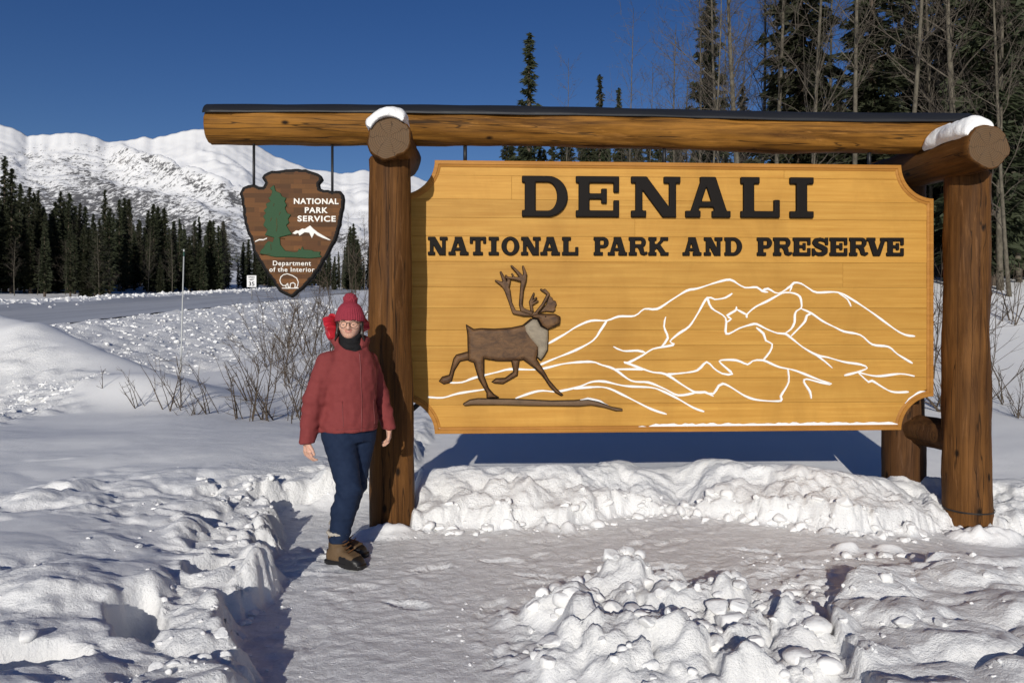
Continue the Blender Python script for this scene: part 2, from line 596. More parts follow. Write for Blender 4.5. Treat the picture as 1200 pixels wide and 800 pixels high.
def near_land(x, y):
    wx = x + 0.05 * pn(x * 4.3, y * 4.3, 101) + 0.02 * pn(x * 11, y * 11, 103)
    wy = y + 0.05 * pn(x * 4.3, y * 4.3, 102) + 0.02 * pn(x * 11, y * 11, 104)
    n9 = fbm(x * 3.2, y * 3.2, 31, 3)
    rid = 1 - np.abs(pn(wx * 5.2, wy * 5.2, 201)) * 1.6
    rid2 = 1 - np.abs(pn(wx * 11.5, wy * 11.5, 202)) * 1.6
    wob = 0.17 * fbm(x * 1.25, y * 1.25, 36, 2) + 0.06 * n9 * 0.5
    s = xL(y) - x + wob + 0.03 * rid2
    beyond = sstep(11.5, 6.6, y + 0.5 * pn(x * 0.7, y * 0.7, 77)) * sstep(-0.75, -1.15, x + 0.1 * n9)
    L1 = plates(wx, wy, 0.46, 50, 0.55)
    L2 = plates(wx, wy, 0.15, 60, 0.6)
    L3 = lumps(x, y, 0.055, 66, 0.8, 1.4)
    crum = 0.030 * rid + 0.014 * rid2
    h1 = plates(wx, wy, 0.30, 110, 0.65, 3.5); h2 = plates(wx, wy, 0.155, 111, 0.8, 3.5); h3 = plates(wx, wy, 0.085, 112, 0.9, 3.0); h4 = plates(x, y, 0.05, 113, 0.9, 3.0)
    # left bank, wind-crusted snow standing above the path
    bankL = 0.23 * sstep(0.0, 0.16, s) + 0.06 * sstep(0.2, 1.6, s) + 0.04 * fbm(x * 0.6, y * 0.6, 33, 2) * sstep(0, .5, s)
    patch = sstep(0.0, 0.5, fbm(x * 0.55 + 3, y * 0.55, 210, 2) + 0.25)
    edge = sstep(-0.02, 0.10, s) * np.maximum(sstep(0.95, 0.3, s), 0.5 * patch * sstep(4.5, 1.5, s) * (1 - sstep(5.0, 6.8, y)))
    bankL = bankL + edge * (0.17 * (L1 - 0.35) + 0.045 * (L2 - 0.4) + 0.8 * crum)
    fade = 1 - sstep(5.4, 7.4, y + 0.6 * pn(x * 0.6, y * 0.6, 78))
    inner = sstep(0.5, 1.2, s) * (0.12 + 0.88 * fade)
    edge = edge * (0.1 + 0.9 * sstep(7.2, 6.4, y))
    su = (x * 0.35 + y * 0.94); sv = (x * 0.94 - y * 0.35)
    crust = 0.018 * np.abs(fbm(sv * 0.7, su * 1.3, 71, 2)) + 0.04 * np.maximum(0, fbm(x * 1.7, y * 2.2, 72, 3) - 0.42)
    bankL = bankL + inner * crust + inner * 0.035 * np.maximum(0, plates(wx, wy, 0.9, 75, 0.4) - 0.5) + inner * 0.03 * np.maximum(0, L3 - 0.62) * patch

    def pit(cx, cy, rx, ry, rot, dep, sd_):
        c, q = math.cos(rot), math.sin(rot)
        dx, dy = x - cx, y - cy
        a = (np.abs((dx * c + dy * q) / rx) ** 3 + np.abs((-dx * q + dy * c) / ry) ** 3) ** 0.33 + 0.45 * pn(x * 4.5, y * 4.5, sd_) + 0.12 * n9
        return -dep * sstep(1.10, 0.80, a)
    pits = (pit(-1.72, 3.42, 0.13, 0.20, 0.5, 0.20, 1) + pit(-1.98, 2.9, 0.26, 0.09, 0.3, 0.16, 2) + pit(-1.66, 4.15, 0.10, 0.17, -0.5, 0.13, 3)
            + pit(-2.55, 3.25, 0.12, 0.16, 0.6, 0.12, 4) + pit(-3.3, 5.35, 0.10, 0.14, 0.4, 0.07, 5) + pit(-2.1, 5.0, 0.08, 0.12, 0.1, 0.06, 8))
    bankL = (np.maximum(bankL, 0) + pits * sstep(0.1, 0.3, s)) * beyond
    bankL = np.where(s > -0.05, bankL, 0)
    # rough clods behind the person
    cl = np.exp(-(((x + 1.72) / 0.62) ** 2 + ((y - 6.35) / 0.34) ** 2))
    clod = cl * (0.08 + 0.22 * np.maximum(0, L1) + crum) + 0.04 * cl * L2
    # bank under the sign
    sb = y - yB(x) + 0.08 * fbm(x * 2.0, y * 2.0, 35, 2) + 0.05 * (L2 - 0.5) + 0.03 * rid2
    on = sstep(-0.92, -0.74, x) * sstep(11, 8, x)
    hB = 0.315 + 0.045 * fbm(x * 0.9, y * 0.4, 37, 2)
    prof = hB * (0.50 * sstep(0.0, 0.11, sb) + 0.50 * sstep(0.10, 0.70, sb)) * (1 - 0.97 * sstep(0.70, 1.25, sb))
    face = sstep(-0.05, 0.08, sb) * sstep(0.95, 0.3, sb)
    cut = sstep(-0.1, 0.5, fbm(x * 1.1, y * 1.4, 230, 2))
    scoop = np.maximum(0, plates(wx + 3, wy * 1.4, 0.6, 80, 0.5) - 0.3)
    B = prof + face * (0.075 * (plates(wx, wy * 1.4, 0.34, 81, 0.5) - 0.35) + 0.04 * (L2 - 0.4) + (0.02 * (h3 - 0.4) + 0.008 * (h4 - 0.4)) * (0.4 + 0.6 * cut) + crum * (0.15 + 0.7 * cut)) - 0.13 * scoop * sstep(0.25, 0.6, sb) * sstep(1.5, 0.9, sb)
    gully = np.exp(-((x - 1.32) / 0.28) ** 2) * sstep(0.0, 0.2, sb) * sstep(1.2, 0.6, sb)
    B = (B - 0.10 * gully) * on * sstep(9.5, 7, y)
    B = np.where(sb > -0.08, np.maximum(B, 0), 0)
    # clods along the foot of the bank
    ft = np.exp(-(sb / 0.11) ** 2) * on * sstep(0.35, 0.6, fbm(x * 1.5, y * 0.2, 90, 2) + 0.55)
    B = np.maximum(B, ft * 0.085 * np.maximum(0, plates(wx, wy, 0.09, 91, 0.6)))
    # collars of snow at the posts
    for cx, cy, hw in ((3.66, 5.72, 0.30), (-0.90, 5.33, 0.24)):
        B = np.maximum(B, np.maximum(0, 0.11 - 0.10 * (((x - cx) / hw) ** 2 + ((y - cy) / 0.13) ** 2)) * (0.6 + 0.6 * L2 + 1.5 * rid2 * 0.2) * (1.0 if hw > .25 else 0.7))
    # shovelled heap in the foreground
    r2 = ((wx - 0.80) / 0.80) ** 2 + ((wy - 3.64) / 0.74) ** 2 + 0.35 * fbm(x * 2.2, y * 2.2, 100, 2)
    hm = sstep(1.08, 0.5, r2)
    crest = 0.12 + 0.05 * np.exp(-((x - 0.62) / 0.4) ** 2) + 0.02 * pn(x * 2, y * 2, 5)
    heap = hm * (crest + 0.13 * (h1 - 0.35) + 0.075 * (h2 - 0.4) + 0.03 * (h3 - 0.4) + 0.014 * (h4 - 0.4) + 0.8 * crum + 0.002)
    skirt = sstep(1.5, 1.0, r2) * 0.035 * np.maximum(0, h3)
    heap = np.maximum(heap, skirt)
    # slabs and drifts at the lower right
    e = x - np.interp(y, [0, 2.6, 3.1, 3.6, 4.0, 4.3, 4.6], [1.5, 1.48, 1.46, 1.5, 1.72, 2.05, 2.6]) + 0.06 * n9 + 0.03 * rid2
    q1 = sstep(0.0, 0.08, e) * sstep(5.0, 4.35, y)
    slabs = 0.09 + 0.14 * np.maximum(0, plates(wx * 0.75, wy * 1.25, 0.44, 121, 0.35)) + 0.03 * fbm(x * 2, y * 2, 122, 2) + 0.03 * (L2 - .4) + 0.6 * crum * sstep(0.9, 0.2, e)
    right = q1 * np.maximum(slabs, 0.01)
    q2 = sstep(4.6, 4.1, y) * sstep(1.35, 1.6, x) + 0.8 * np.exp(-((x - 1.75) / 0.5) ** 2 - ((y - 4.55) / 0.28) ** 2)
    right = np.maximum(right, np.clip(q2, 0, 1) * (0.045 * np.maximum(0, plates(wx, wy, 0.14, 130, 0.7)) + 0.02 * np.maximum(0, L3) + 0.4 * crum))
    rim = np.exp(-((y - 4.95 - 0.12 * (x - 2.2)) / 0.05) ** 2) * sstep(1.75, 2.1, x) * sstep(2.9, 2.5, x)
    right = right + 0.05 * rim * (0.5 + L2)
    right = np.maximum(right, 0.12 * np.exp(-((x - 3.1) / 0.7) ** 2 - ((y - 4.45) / 0.25) ** 2))
    add = np.maximum(np.maximum(bankL, clod), np.maximum(B, np.maximum(heap, right)))
    # trodden path
    path = sstep(0.05, 0.0, add) * sstep(6.6, 6.1, y) * (1 - sstep(0.0, 0.1, s) * beyond)
    tread = 0.005 * fbm(x * 5.5, y * 9, 140, 3, 0.6) + 0.004 * (plates(wx, wy * 1.3, 0.09, 141, 0.6) - 0.5) * sstep(-0.2, 0.5, fbm(x * 1.3, y * 1.3, 142, 2)) \
        + 0.004 * (L3 - .4) + 0.010 * fbm(x * 1.2, y * 1.2, 143, 2) + 0.003 * rid2
    rp = random.Random(44)
    prints = np.zeros_like(x)
    for _ in range(75):
        cx, cy, an = rp.uniform(-1.3, 3.2), rp.uniform(2.9, 5.6), rp.gauss(0.3, 0.9)
        m = (np.abs(x - cx) < 0.2) & (np.abs(y - cy) < 0.2)
        if not m.any(): continue
        c, q = math.cos(an), math.sin(an)
        u_, v_ = (x[m] - cx) * c + (y[m] - cy) * q, -(x[m] - cx) * q + (y[m] - cy) * c
        e_ = np.sqrt((u_ / 0.145) ** 2 + (v_ / (0.050 + 0.012 * np.sign(u_))) ** 2)
        dp = -0.014 * sstep(1.05, 0.8, e_) + 0.006 * np.exp(-((e_ - 1.2) / 0.16) ** 2) + 0.003 * np.sin(u_ * 190) * (e_ < 0.9)
        prints[m] += dp * rp.uniform(0.4, 1.0)
    tread = tread + prints
    cr = np.clip(edge * beyond + face * on + hm + cl + q1 * 0.5 + np.clip(q2, 0, 1), 0, 1) * (1 - path)
    return add + tread * path + 0.004 * n9 * (1 - path), path, cr


def zland(x, y):
    return float(land(np.array([x]), np.array([y]))[0][0])


def grow(a, b, h, r):
    out = [a]; s = h
    d = 1 if b > a else -1
    while (b - out[-1]) * d > 0:
        out.append(out[-1] + d * s); s *= r
    return out[1:]


gx = np.array(grow(-3.0, -3500, 0.02, 1.0145)[::-1] + list(np.arange(-3.0, 4.4, 0.0165)) + grow(4.4, 3500, 0.02, 1.05))
gy = np.array(grow(2.4, -300, 0.03, 1.12)[::-1] + list(np.arange(2.4, 5.0, 0.0135)) + list(np.arange(5.0, 7.2, 0.018)) + grow(7.2, 5000, 0.022, 1.0135))
GX, GY = np.meshgrid(gx, gy, indexing='ij')
GZ, GP, GC = land(GX, GY)
nX, nY = GX.shape
ids = np.arange(nX * nY).reshape(nX, nY)
quads = np.stack([ids[:-1, :-1], ids[1:, :-1], ids[1:, 1:], ids[:-1, 1:]], -1).reshape(-1, 4)
gme = mesh_np('snow_ground', np.stack([GX, GY, GZ], -1).reshape(-1, 3), quads, True, (M_GROUND,))
at = gme.attributes.new('packed', 'FLOAT', 'POINT')
at.data.foreach_set('value', GP.astype(np.float32).ravel())
at = gme.attributes.new('crumble', 'FLOAT', 'POINT')
at.data.foreach_set('value', GC.astype(np.float32).ravel())
ground = tag(obj('snow_ground', gme), kind='structure')
print('ground tris', len(quads) * 2)

# ------------------------------------------------------------------ road
m = mat('packed_road_snow', (0.5, 0.5, 0.5), 0.5, 0.4)
t = NT(m)
v = t.coords((1.0, 0.06, 1.0))
c = t.ramp(t.noise(v, 1.1, 5, 0.6), [(0.35, (0.33, 0.34, 0.36)), (0.6, (0.50, 0.51, 0.53))])
c = t.mix(t.math('MULTIPLY', t.noise(t.coords(), 3, 5), 0.5), c, (0.62, 0.63, 0.65))
t.set('Base Color', c)
t.set('Normal', t.bump(t.noise(t.coords(), 6, 4), 0.3, 0.03))
M_ROAD = m
ry = np.concatenate([np.arange(-30, 20, 2.0), np.arange(20, 70, 0.7), np.arange(70, 120, 3.0)])
rx = np.linspace(-21.7, -13.9, 24)
RX, RY = np.meshgrid(rx, ry, indexing='ij')
RX = RX + 0.25 * pn(RY * 0.25, RX * 0.02, 3) * np.clip(np.abs(RX + 17.8) - 3.2, 0, 1) - np.clip(RY - 62, 0, 60) ** 2 * 0.012
RZ = np.maximum(road_z(RY) + 0.06, land(RX, RY)[0] + 0.03) + 0.02 * pn(RX * 0.8, RY * 0.05, 8)
ids = np.arange(RX.size).reshape(RX.shape)
rq = np.stack([ids[:-1, :-1], ids[1:, :-1], ids[1:, 1:], ids[:-1, 1:]], -1).reshape(-1, 4)
road = tag(obj('road', mesh_np('road', np.stack([RX, RY, RZ], -1).reshape(-1, 3), rq, True, (M_ROAD,))), kind='structure')

# ------------------------------------------------------------------ mountains
m = mat('mountain_snow', (0.8, 0.8, 0.8), 0.8, 0.1)
t = NT(m)
geo = t.n('NewGeometry')
sep = t.n('SeparateXYZ', {'Vector': geo.outputs['Position']})
alt = t.math('DIVIDE', sep.outputs['Z'], 1000.0)
sc = t.n('Mapping', {'Vector': geo.outputs['Position'], 'Scale': (0.001, 0.001, 0.001)}).outputs['Vector']
n1 = t.noise(sc, 3.2, 8, 0.62, 0.4)
n2 = t.noise(sc, 42, 8, 0.78)
n3 = t.noise(sc, 9, 6, 0.7)
grow_ = t.n('Attribute', attribute_name='growth').outputs['Fac']
cover = t.math('ADD', grow_, t.math('MULTIPLY', t.math('SUBTRACT', n3, 0.5), 1.0))
cover = t.math('ADD', cover, t.math('MULTIPLY', t.math('SUBTRACT', n2, 0.5), 2.6))
scrub = t.ramp(cover, [(0.50, (0, 0, 0)), (0.66, (1, 1, 1))])
slope = t.n('SeparateXYZ', {'Vector': geo.outputs['Normal']}).outputs['Z']
rockf = t.math('ADD', t.math('MULTIPLY', t.math('SUBTRACT', 0.88, slope), 1.3), t.math('MULTIPLY', t.math('SUBTRACT', n2, 0.5), 1.5))
rockf = t.math('ADD', rockf, t.math('MULTIPLY', t.math('SUBTRACT', n1, 0.5), 1.0))
rock = t.ramp(rockf, [(0.42, (0, 0, 0)), (0.55, (1, 1, 1))])
c = t.mix(rock, t.mix(n1, (0.80, 0.81, 0.83), (0.88, 0.88, 0.88)), (0.22, 0.21, 0.21))
c = t.mix(scrub, c, (0.12, 0.12, 0.125))
t.set('Base Color', c)
M_MOUNT = m

sil = np.array([(-700, 190), (-400, 150), (-200, 172), (-80, 140), (0, 146), (17, 151), (32, 159), (72, 157), (95, 157), (112, 162), (127, 168), (138, 167), (170, 160), (178, 163), (201, 157),
                (230, 151), (244, 152), (262, 150), (285, 162), (299, 169), (318, 181), (343, 191), (365, 199), (381, 200), (402, 204), (427, 199), (450, 205), (480, 204), (560, 238), (700, 250),
                (900, 230), (1150, 245), (1500, 215), (1900, 240)], float)
us = np.arange(-700, 1900, 3.0)
vsr = np.linspace(0, 1, 190)
D0, D1 = 900.0, 4600.0
U, Vv = np.meshgrid(us, vsr, indexing='ij')
Dm = D0 + (D1 - D0) * Vv
sil_u = np.interp(us, sil[:, 0], sil[:, 1])
ker = np.exp(-(np.arange(-30, 31) * 3 / 28.0) ** 2); ker /= ker.sum()
sil_s = np.convolve(np.pad(sil_u, 30, mode='edge'), ker, 'valid')
kw = sstep(0.62, 1.0, Vv)
top = sil_s[:, None] * (1 - kw) + (sil_u[:, None] - 1.3 * pn(U * 0.11, U * 0 + 3, 4)) * kw
app = 352 - (352 - top) * (0.30 * Vv + 0.70 * Vv ** 1.6)        # height in the view of a plain slope
ap0 = app.copy()
wq = 16 * fbm(U * 0.012, Vv * 3, 11, 3)
for (q0, wdt, amp, sl, v0, v1) in ((0, 13, 17, 0.46, 0.25, 0.97), (-62, 18, 9, 0.62, 0.25, 0.9), (52, 17, 12, 0.38, 0.12, 0.8), (100, 16, 9, 0.42, 0.1, 0.62), (-120, 24, 8, 0.55, 0.2, 0.9), (-200, 24, 8, 0.45, 0.2, 0.9)):
    q = (ap0 - 165) - sl * (U - 128) - q0 + wq
    app = app - amp * np.exp(-(q / np.where(q < 0, wdt * 0.5, wdt * 1.4)) ** 2) * sstep(v0, v0 + 0.15, Vv) * sstep(v1 + 0.06, v1 - 0.1, Vv)
Uw = U + 60 * fbm(U * 0.01, Vv * 6, 19, 2) + 140 * Vv
rg = 1 - np.abs(fbm(Uw * 0.02, Vv * 13, 13, 5, 0.55))
app = app - 5.0 * (rg - 0.6) * sstep(0.02, 0.2, Vv) * sstep(1.0, 0.86, Vv) - 0.9 * fbm(Uw * 0.07, Vv * 40, 15, 4, 0.6) * sstep(1.0, 0.93, Vv)
app = np.maximum(app, sil_u[:, None] - 1.3 + 0.4 * (1 - Vv) * 8)
Xm = (U - 600) / F * Dm
Zm = EYE + (365 - app) / F * Dm
Zm[:, 0] -= 60
# the far side falls away again
Xb = (us - 600) / F * (D1 + 900); Zb = Zm[:, -1] * 0.55
Xa = np.concatenate([Xm, Xb[:, None]], 1); Ya = np.concatenate([Dm, np.full((len(us), 1), D1 + 900)], 1); Za = np.concatenate([Zm, Zb[:, None]], 1)
ids = np.arange(Xa.size).reshape(Xa.shape)
mq = np.stack([ids[:-1, :-1], ids[1:, :-1], ids[1:, 1:], ids[:-1, 1:]], -1).reshape(-1, 4)
mountains = obj('mountains', mesh_np('mountains', np.stack([Xa, Ya, Za], -1).reshape(-1, 3), mq, True, (M_MOUNT,)))
tag(mountains, kind='structure')
# scrub grows on the lower flanks and thins out towards the ridges
gq = (ap0 - 165) - 0.42 * (U - 118) - 8
growth = 0.10 + 0.30 * sstep(-14, 10, gq + 0.7 * wq) + 0.30 * sstep(14, 60, gq) - 0.45 * sstep(0, -30, gq)
gw = sstep(150, 60, U + 1.2 * wq)
growth = gw * np.minimum(growth, 0.06 + 0.38 * sstep(160, 190, ap0 + 0.3 * wq) + 0.28 * sstep(208, 240, ap0)) + (1 - gw) * growth
growth = growth + 0.25 * np.exp(-((gq - 4) / 5.0) ** 2) * sstep(130, 150, U)
growth = np.concatenate([growth, growth[:, -1:]], 1)
at = mountains.data.attributes.new('growth', 'FLOAT', 'POINT')
at.data.foreach_set('value', growth.astype(np.float32).ravel())
MV = (Xm, Dm, Zm)

# ------------------------------------------------------------------ wood
def wood_log_mat(name, dark, light, axis, seed, streak=1.0):
    """peeled, stained log: streaks along one axis, knots, drying cracks"""
    m = mat(name, light, 0.6, 0.10)
    t = NT(m)
    sc = [9.0, 9.0, 9.0]; sc[axis] = 0.55
    tc = t.n('TexCoord')
    mp = t.n('Mapping', {'Vector': tc.outputs['Object'], 'Scale': tuple(sc), 'Location': (seed, seed * 1.7, seed * 0.3)}).outputs['Vector']
    n1 = t.noise(mp, 1.3, 6, 0.65, 0.6)
    sc2 = [34.0] * 3; sc2[axis] = 1.6
    mp2 = t.n('Mapping', {'Vector': tc.outputs['Object'], 'Scale': tuple(sc2), 'Location': (seed, 0, 0)}).outputs['Vector']
    n2 = t.noise(mp2, 1.0, 5, 0.7, 0.8)
    f = t.math('ADD', t.math('MULTIPLY', n1, 0.62), t.math('MULTIPLY', n2, 0.38))
    mid = tuple((a + b) / 2 for a, b in zip(dark, light))
    c = t.ramp(f, [(0.36, dark), (0.47, mid), (0.60, light)])
    # knots
    sk = [5.0] * 3; sk[axis] = 2.6
    mk = t.n('Mapping', {'Vector': tc.outputs['Object'], 'Scale': tuple(sk), 'Location': (seed * 2, seed, 0)}).outputs['Vector']
    vor = t.n('TexVoronoi', {'Vector': mk, 'Scale': 1.0, 'Randomness': 1.0}).outputs['Distance']
    kn = t.ramp(vor, [(0.05, (1, 1, 1)), (0.11, (0, 0, 0))])
    c = t.mix(kn, c, (0.012, 0.007, 0.004))
    big = t.noise(t.n('Mapping', {'Vector': tc.outputs['Object'], 'Scale': (1.3, 1.3, 1.3)}).outputs['Vector'], 1.2, 3)
    c = t.mix(t.ramp(big, [(0.42, (0, 0, 0)), (0.75, (0.45, 0.45, 0.45))]), c, dark)
    scr = t.noise(t.n('Mapping', {'Vector': tc.outputs['Object'], 'Scale': tuple(q * 0.45 for q in sc2), 'Location': (seed * 3, 1, seed)}).outputs['Vector'], 1.6, 6, 0.75, 1.5)
    c = t.mix(t.ramp(scr, [(0.56, (0, 0, 0)), (0.68, (0.5, 0.5, 0.5))]), c, tuple(min(1, q * 1.35 + 0.02) for q in light))
    # thin drying cracks
    sc3 = [16.0] * 3; sc3[axis] = 0.35
    mp3 = t.n('Mapping', {'Vector': tc.outputs['Object'], 'Scale': tuple(sc3), 'Location': (0, seed, 2)}).outputs['Vector']
    ck = t.ramp(t.math('ABSOLUTE', t.math('SUBTRACT', t.noise(mp3, 1.0, 2, 0.4), 0.5)), [(0.004, (1, 1, 1)), (0.012, (0, 0, 0))])
    c = t.mix(t.math('MULTIPLY', ck, 0.75), c, (0.015, 0.009, 0.005))
    t.set('Base Color', c)
    hgt = t.math('SUBTRACT', f, t.math('MULTIPLY', ck, 0.5))
    t.set('Normal', t.bump(hgt, 0.5, 0.006))
    t.set('Roughness', t.math('ADD', 0.5, t.math('MULTIPLY', n2, 0.25)))
    return m


M_POST = wood_log_mat('post_wood', (0.032, 0.0135, 0.0055), (0.17, 0.074, 0.021), 2, 1.3)
M_BEAM = wood_log_mat('beam_wood', (0.048, 0.019, 0.005), (0.33, 0.148, 0.026), 0, 4.1)
M_CROSS = wood_log_mat('cross_log_wood', (0.036, 0.015, 0.005), (0.135, 0.058, 0.015), 1, 7.7)
M_REAR = wood_log_mat('rear_post_wood', (0.035, 0.015, 0.007), (0.11, 0.050, 0.018), 2, 3.3)

m = mat('cut_end_wood', (0.2, 0.1, 0.04), 0.7, 0.2)
t = NT(m)
tc = t.n('TexCoord')
sx = t.n('SeparateXYZ', {'Vector': tc.outputs['Object']})
rr = t.math('SQRT', t.math('ADD', t.math('POWER', sx.outputs['X'], 2.0), t.math('POWER', sx.outputs['Z'], 2.0)))
nz = t.noise(t.coords((1, 1, 1)), 14, 4)
ring = t.math('SINE', t.math('MULTIPLY', t.math('ADD', rr, t.math('MULTIPLY', nz, 0.02)), 420.0))
c = t.mix(t.math('ADD', 0.5, t.math('MULTIPLY', ring, 0.25)), (0.065, 0.036, 0.017), (0.16, 0.088, 0.038))
ang = t.math('ARCTAN2', sx.outputs['Z'], sx.outputs['X'])
cr = t.math('ABSOLUTE', t.math('SINE', t.math('ADD', t.math('MULTIPLY', ang, 3.5), t.math('MULTIPLY', nz, 3.0))))
crk = t.ramp(cr, [(0.02, (1, 1, 1)), (0.07, (0, 0, 0))])
c = t.mix(t.math('MULTIPLY', crk, 0.85), c, (0.02, 0.012, 0.007))
c = t.mix(t.math('MULTIPLY', nz, 0.5), c, (0.12, 0.09, 0.06))
t.set('Base Color', c)
t.set('Normal', t.bump(t.math('SUBTRACT', t.math('MULTIPLY', ring, 0.2), crk), 0.5, 0.004))
M_END = m
M_CAP = mat('black_flashing', (0.012, 0.013, 0.016), 0.55, 0.4)
t = NT(M_CAP); t.set('Normal', t.bump(t.noise(t.coords((3, 20, 20)), 2.0, 4), 0.3, 0.01))
M_IRON = mat('black_iron', (0.012, 0.012, 0.013), 0.5, 0.4)


def log_mesh(name, axis, length, r0, r1, seed, mats, end_mats=1, n=40, dx=0.06, bend=0.008, rough=0.015, e0=0.012, e1=0.012, flat=None):
    """a log along its own axis from 0 to length, slightly crooked and lumpy, with worn ends; second material on the cut ends"""
    ss = np.concatenate([[0, e0], np.arange(max(dx, e0 * 2), length - max(dx, e1 * 2), dx), [length - e1, length]])
    V = []
    th = np.arange(n) * 2 * np.pi / n
    for i, s in enumerate(ss):
        r = r0 + (r1 - r0) * s / length
        if i == 0: r -= e0
        if i == len(ss) - 1: r -= e1
        rr_ = r + rough * fbm(np.cos(th) * 1.2 + seed, np.sin(th) * 1.2 + s * 1.6, int(seed * 10), 3) + 0.0035 * pn(th * 6 / np.pi * 3, th * 0 + s * 1.1, int(seed * 7))
        a = bend * math.sin(s * 1.3 + seed); b = bend * math.cos(s * 1.1 + seed * 2)
        c0, c1 = rr_ * np.cos(th) + a, rr_ * np.sin(th) + b
        z = np.full(n, s)
        if axis == 0: V.append(np.stack([z, c0, c1], 1))
        elif axis == 1: V.append(np.stack([c1, z, c0], 1))
        else: V.append(np.stack([c0, c1, z], 1))
    m_ = len(ss)
    V = np.concatenate(V, 0).tolist()
    f, fm = [], []
    for i in range(m_ - 1):
        for k in range(n):
            f.append((i * n + k, i * n + (k + 1) % n, (i + 1) * n + (k + 1) % n, (i + 1) * n + k)); fm.append(0)
    f.append(tuple(range(n))[::-1]); fm.append(end_mats)
    f.append(tuple((m_ - 1) * n + k for k in range(n))); fm.append(end_mats)
    me = bpy.data.meshes.new(name)
    me.from_pydata(V, [], f)
    for mm in mats: me.materials.append(mm)
    for p, q in zip(me.polygons, fm): p.material_index = q; p.use_smooth = (q == 0)
    me.update()
    return me


frame = empty('log_sign_frame', (P0.x, P0.y, 0), SIGN_A)
tag(frame, 'brown peeled-log sign frame of posts, cross logs and a long black-capped beam', 'sign frame')
TB = 0.48                                     # depth of the board behind the front posts


def W2L(X, Y):
    dx, dy = X - P0.x, Y - P0.y
    return dx * CU + dy * SU, -dx * SU + dy * CU


pr = W2L(3.70, 6.03)                          # right front post, rear posts
rr_ = W2L(3.515, 6.66)
post_l = obj('post', log_mesh('post', 2, 3.10, 0.166, 0.154, 1.0, (M_POST, M_END)), frame, loc=(0.012, 0, -0.35))
post_r = obj('post', log_mesh('post_right', 2, 3.22, 0.184, 0.164, 2.3, (M_POST, M_END)), frame, loc=(pr[0], pr[1], -0.5))
obj('rear_post', log_mesh('rear_post', 2, 3.15, 0.178, 0.165, 3.1, (M_REAR, M_END)), frame, loc=(rr_[0], rr_[1], -0.4))
cl = obj('cross_log', log_mesh('cross_log_left', 1, 0.86, 0.158, 0.155, 5.2, (M_CROSS, M_END)), frame, loc=(0.03, -0.25, 2.85))
cr_ = obj('cross_log', log_mesh('cross_log_right', 1, 1.55, 0.170, 0.165, 6.1, (M_CROSS, M_END)), frame, loc=(*W2L(3.61, 5.63), 2.85))
cr_.rotation_euler = (0, 0, R(2.0))
lo = obj('cross_log', log_mesh('lower_cross_log', 1, 0.68, 0.125, 0.12, 6.7, (M_REAR, M_END)), frame, loc=(*W2L(3.68, 6.04), 0.56))
lo.rotation_euler = (0, 0, R(12))
beam = obj('beam', log_mesh('beam', 0, 6.28, 0.148, 0.156, 8.2, (M_BEAM, M_END), n=48, dx=0.07), frame, loc=(W2L(*PX(245, 148, 5.95)[:2])[0], TB, 3.095))
# black sheet laid over the top of the beam
n = 15
V, f = [], []
ss = np.linspace(0.0, 6.26, 90)
for i, s in enumerate(ss):
    for k in range(n):
        th = R(24 + (156 - 24) * k / (n - 1)) + 0.035 * math.sin(s * 2.1 + k * 0.1) * (1 if k in (0, n - 1) else 0)
        r = 0.148 + 0.008 * s / 6.28 + 0.022 + 0.002 * math.sin(s * 9 + k)
        V.append((s - 0.004, -r * math.cos(th) + 0.008 * math.sin(s * 1.3 + 8.2), r * math.sin(th) + 0.008 * math.cos(s * 1.1 + 16.4)))
for i in range(len(ss) - 1):
    for k in range(n - 1):
        f.append((i * n + k, (i + 1) * n + k, (i + 1) * n + k + 1, i * n + k + 1))
me = bpy.data.meshes.new('flashing'); me.from_pydata(V, [], f); me.materials.append(M_CAP)
for p in me.polygons: p.use_smooth = True
cap = obj('flashing', me, beam)
md = cap.modifiers.new('thick', 'SOLIDIFY'); md.thickness = 0.006; md.offset = -1
# iron strap near the foot of the right post and a bracing bar behind the left post
mb = MB()
for i in range(40):
    a0, a1 = 2 * math.pi * i / 40, 2 * math.pi * (i + 1) / 40
    v = []
    for a in (a0, a1):
        for z in (0.0, 0.012):
            v.append((0.1865 * math.cos(a), 0.1865 * math.sin(a), z))
    mb.add(v, [(0, 2, 3, 1)])
obj('strap', mb.mesh('strap', True, (M_IRON,)), post_r, loc=(0.003, -0.002, 0.50))
mb = MB(); mb.tube([(-0.06, TB + 0.2, 0.62), (0.42, TB + 0.2, 1.05)], 0.022, 8)
obj('brace', mb.mesh('brace', True, (M_IRON,)), frame)

# ------------------------------------------------------------------ the big board
BF = TB - 0.045                                # front face of the planks


def BD(px, py, tt=None):
    """where a sight line meets the face of the board: along it and up"""
    tt = BF if tt is None else tt
    dx, dy = (px - 600) / F, 1.0
    # n.(cam + s*d - P0) = tt with n = (-SU, CU)
    nn = Vector((-SU, CU))
    s = (tt + nn.dot(P0)) / (nn.x * dx + nn.y * dy)
    X, Y = s * dx, s
    u = (X - P0.x) * CU + (Y - P0.y) * SU
    return u, EYE + (365 - py) / F * s


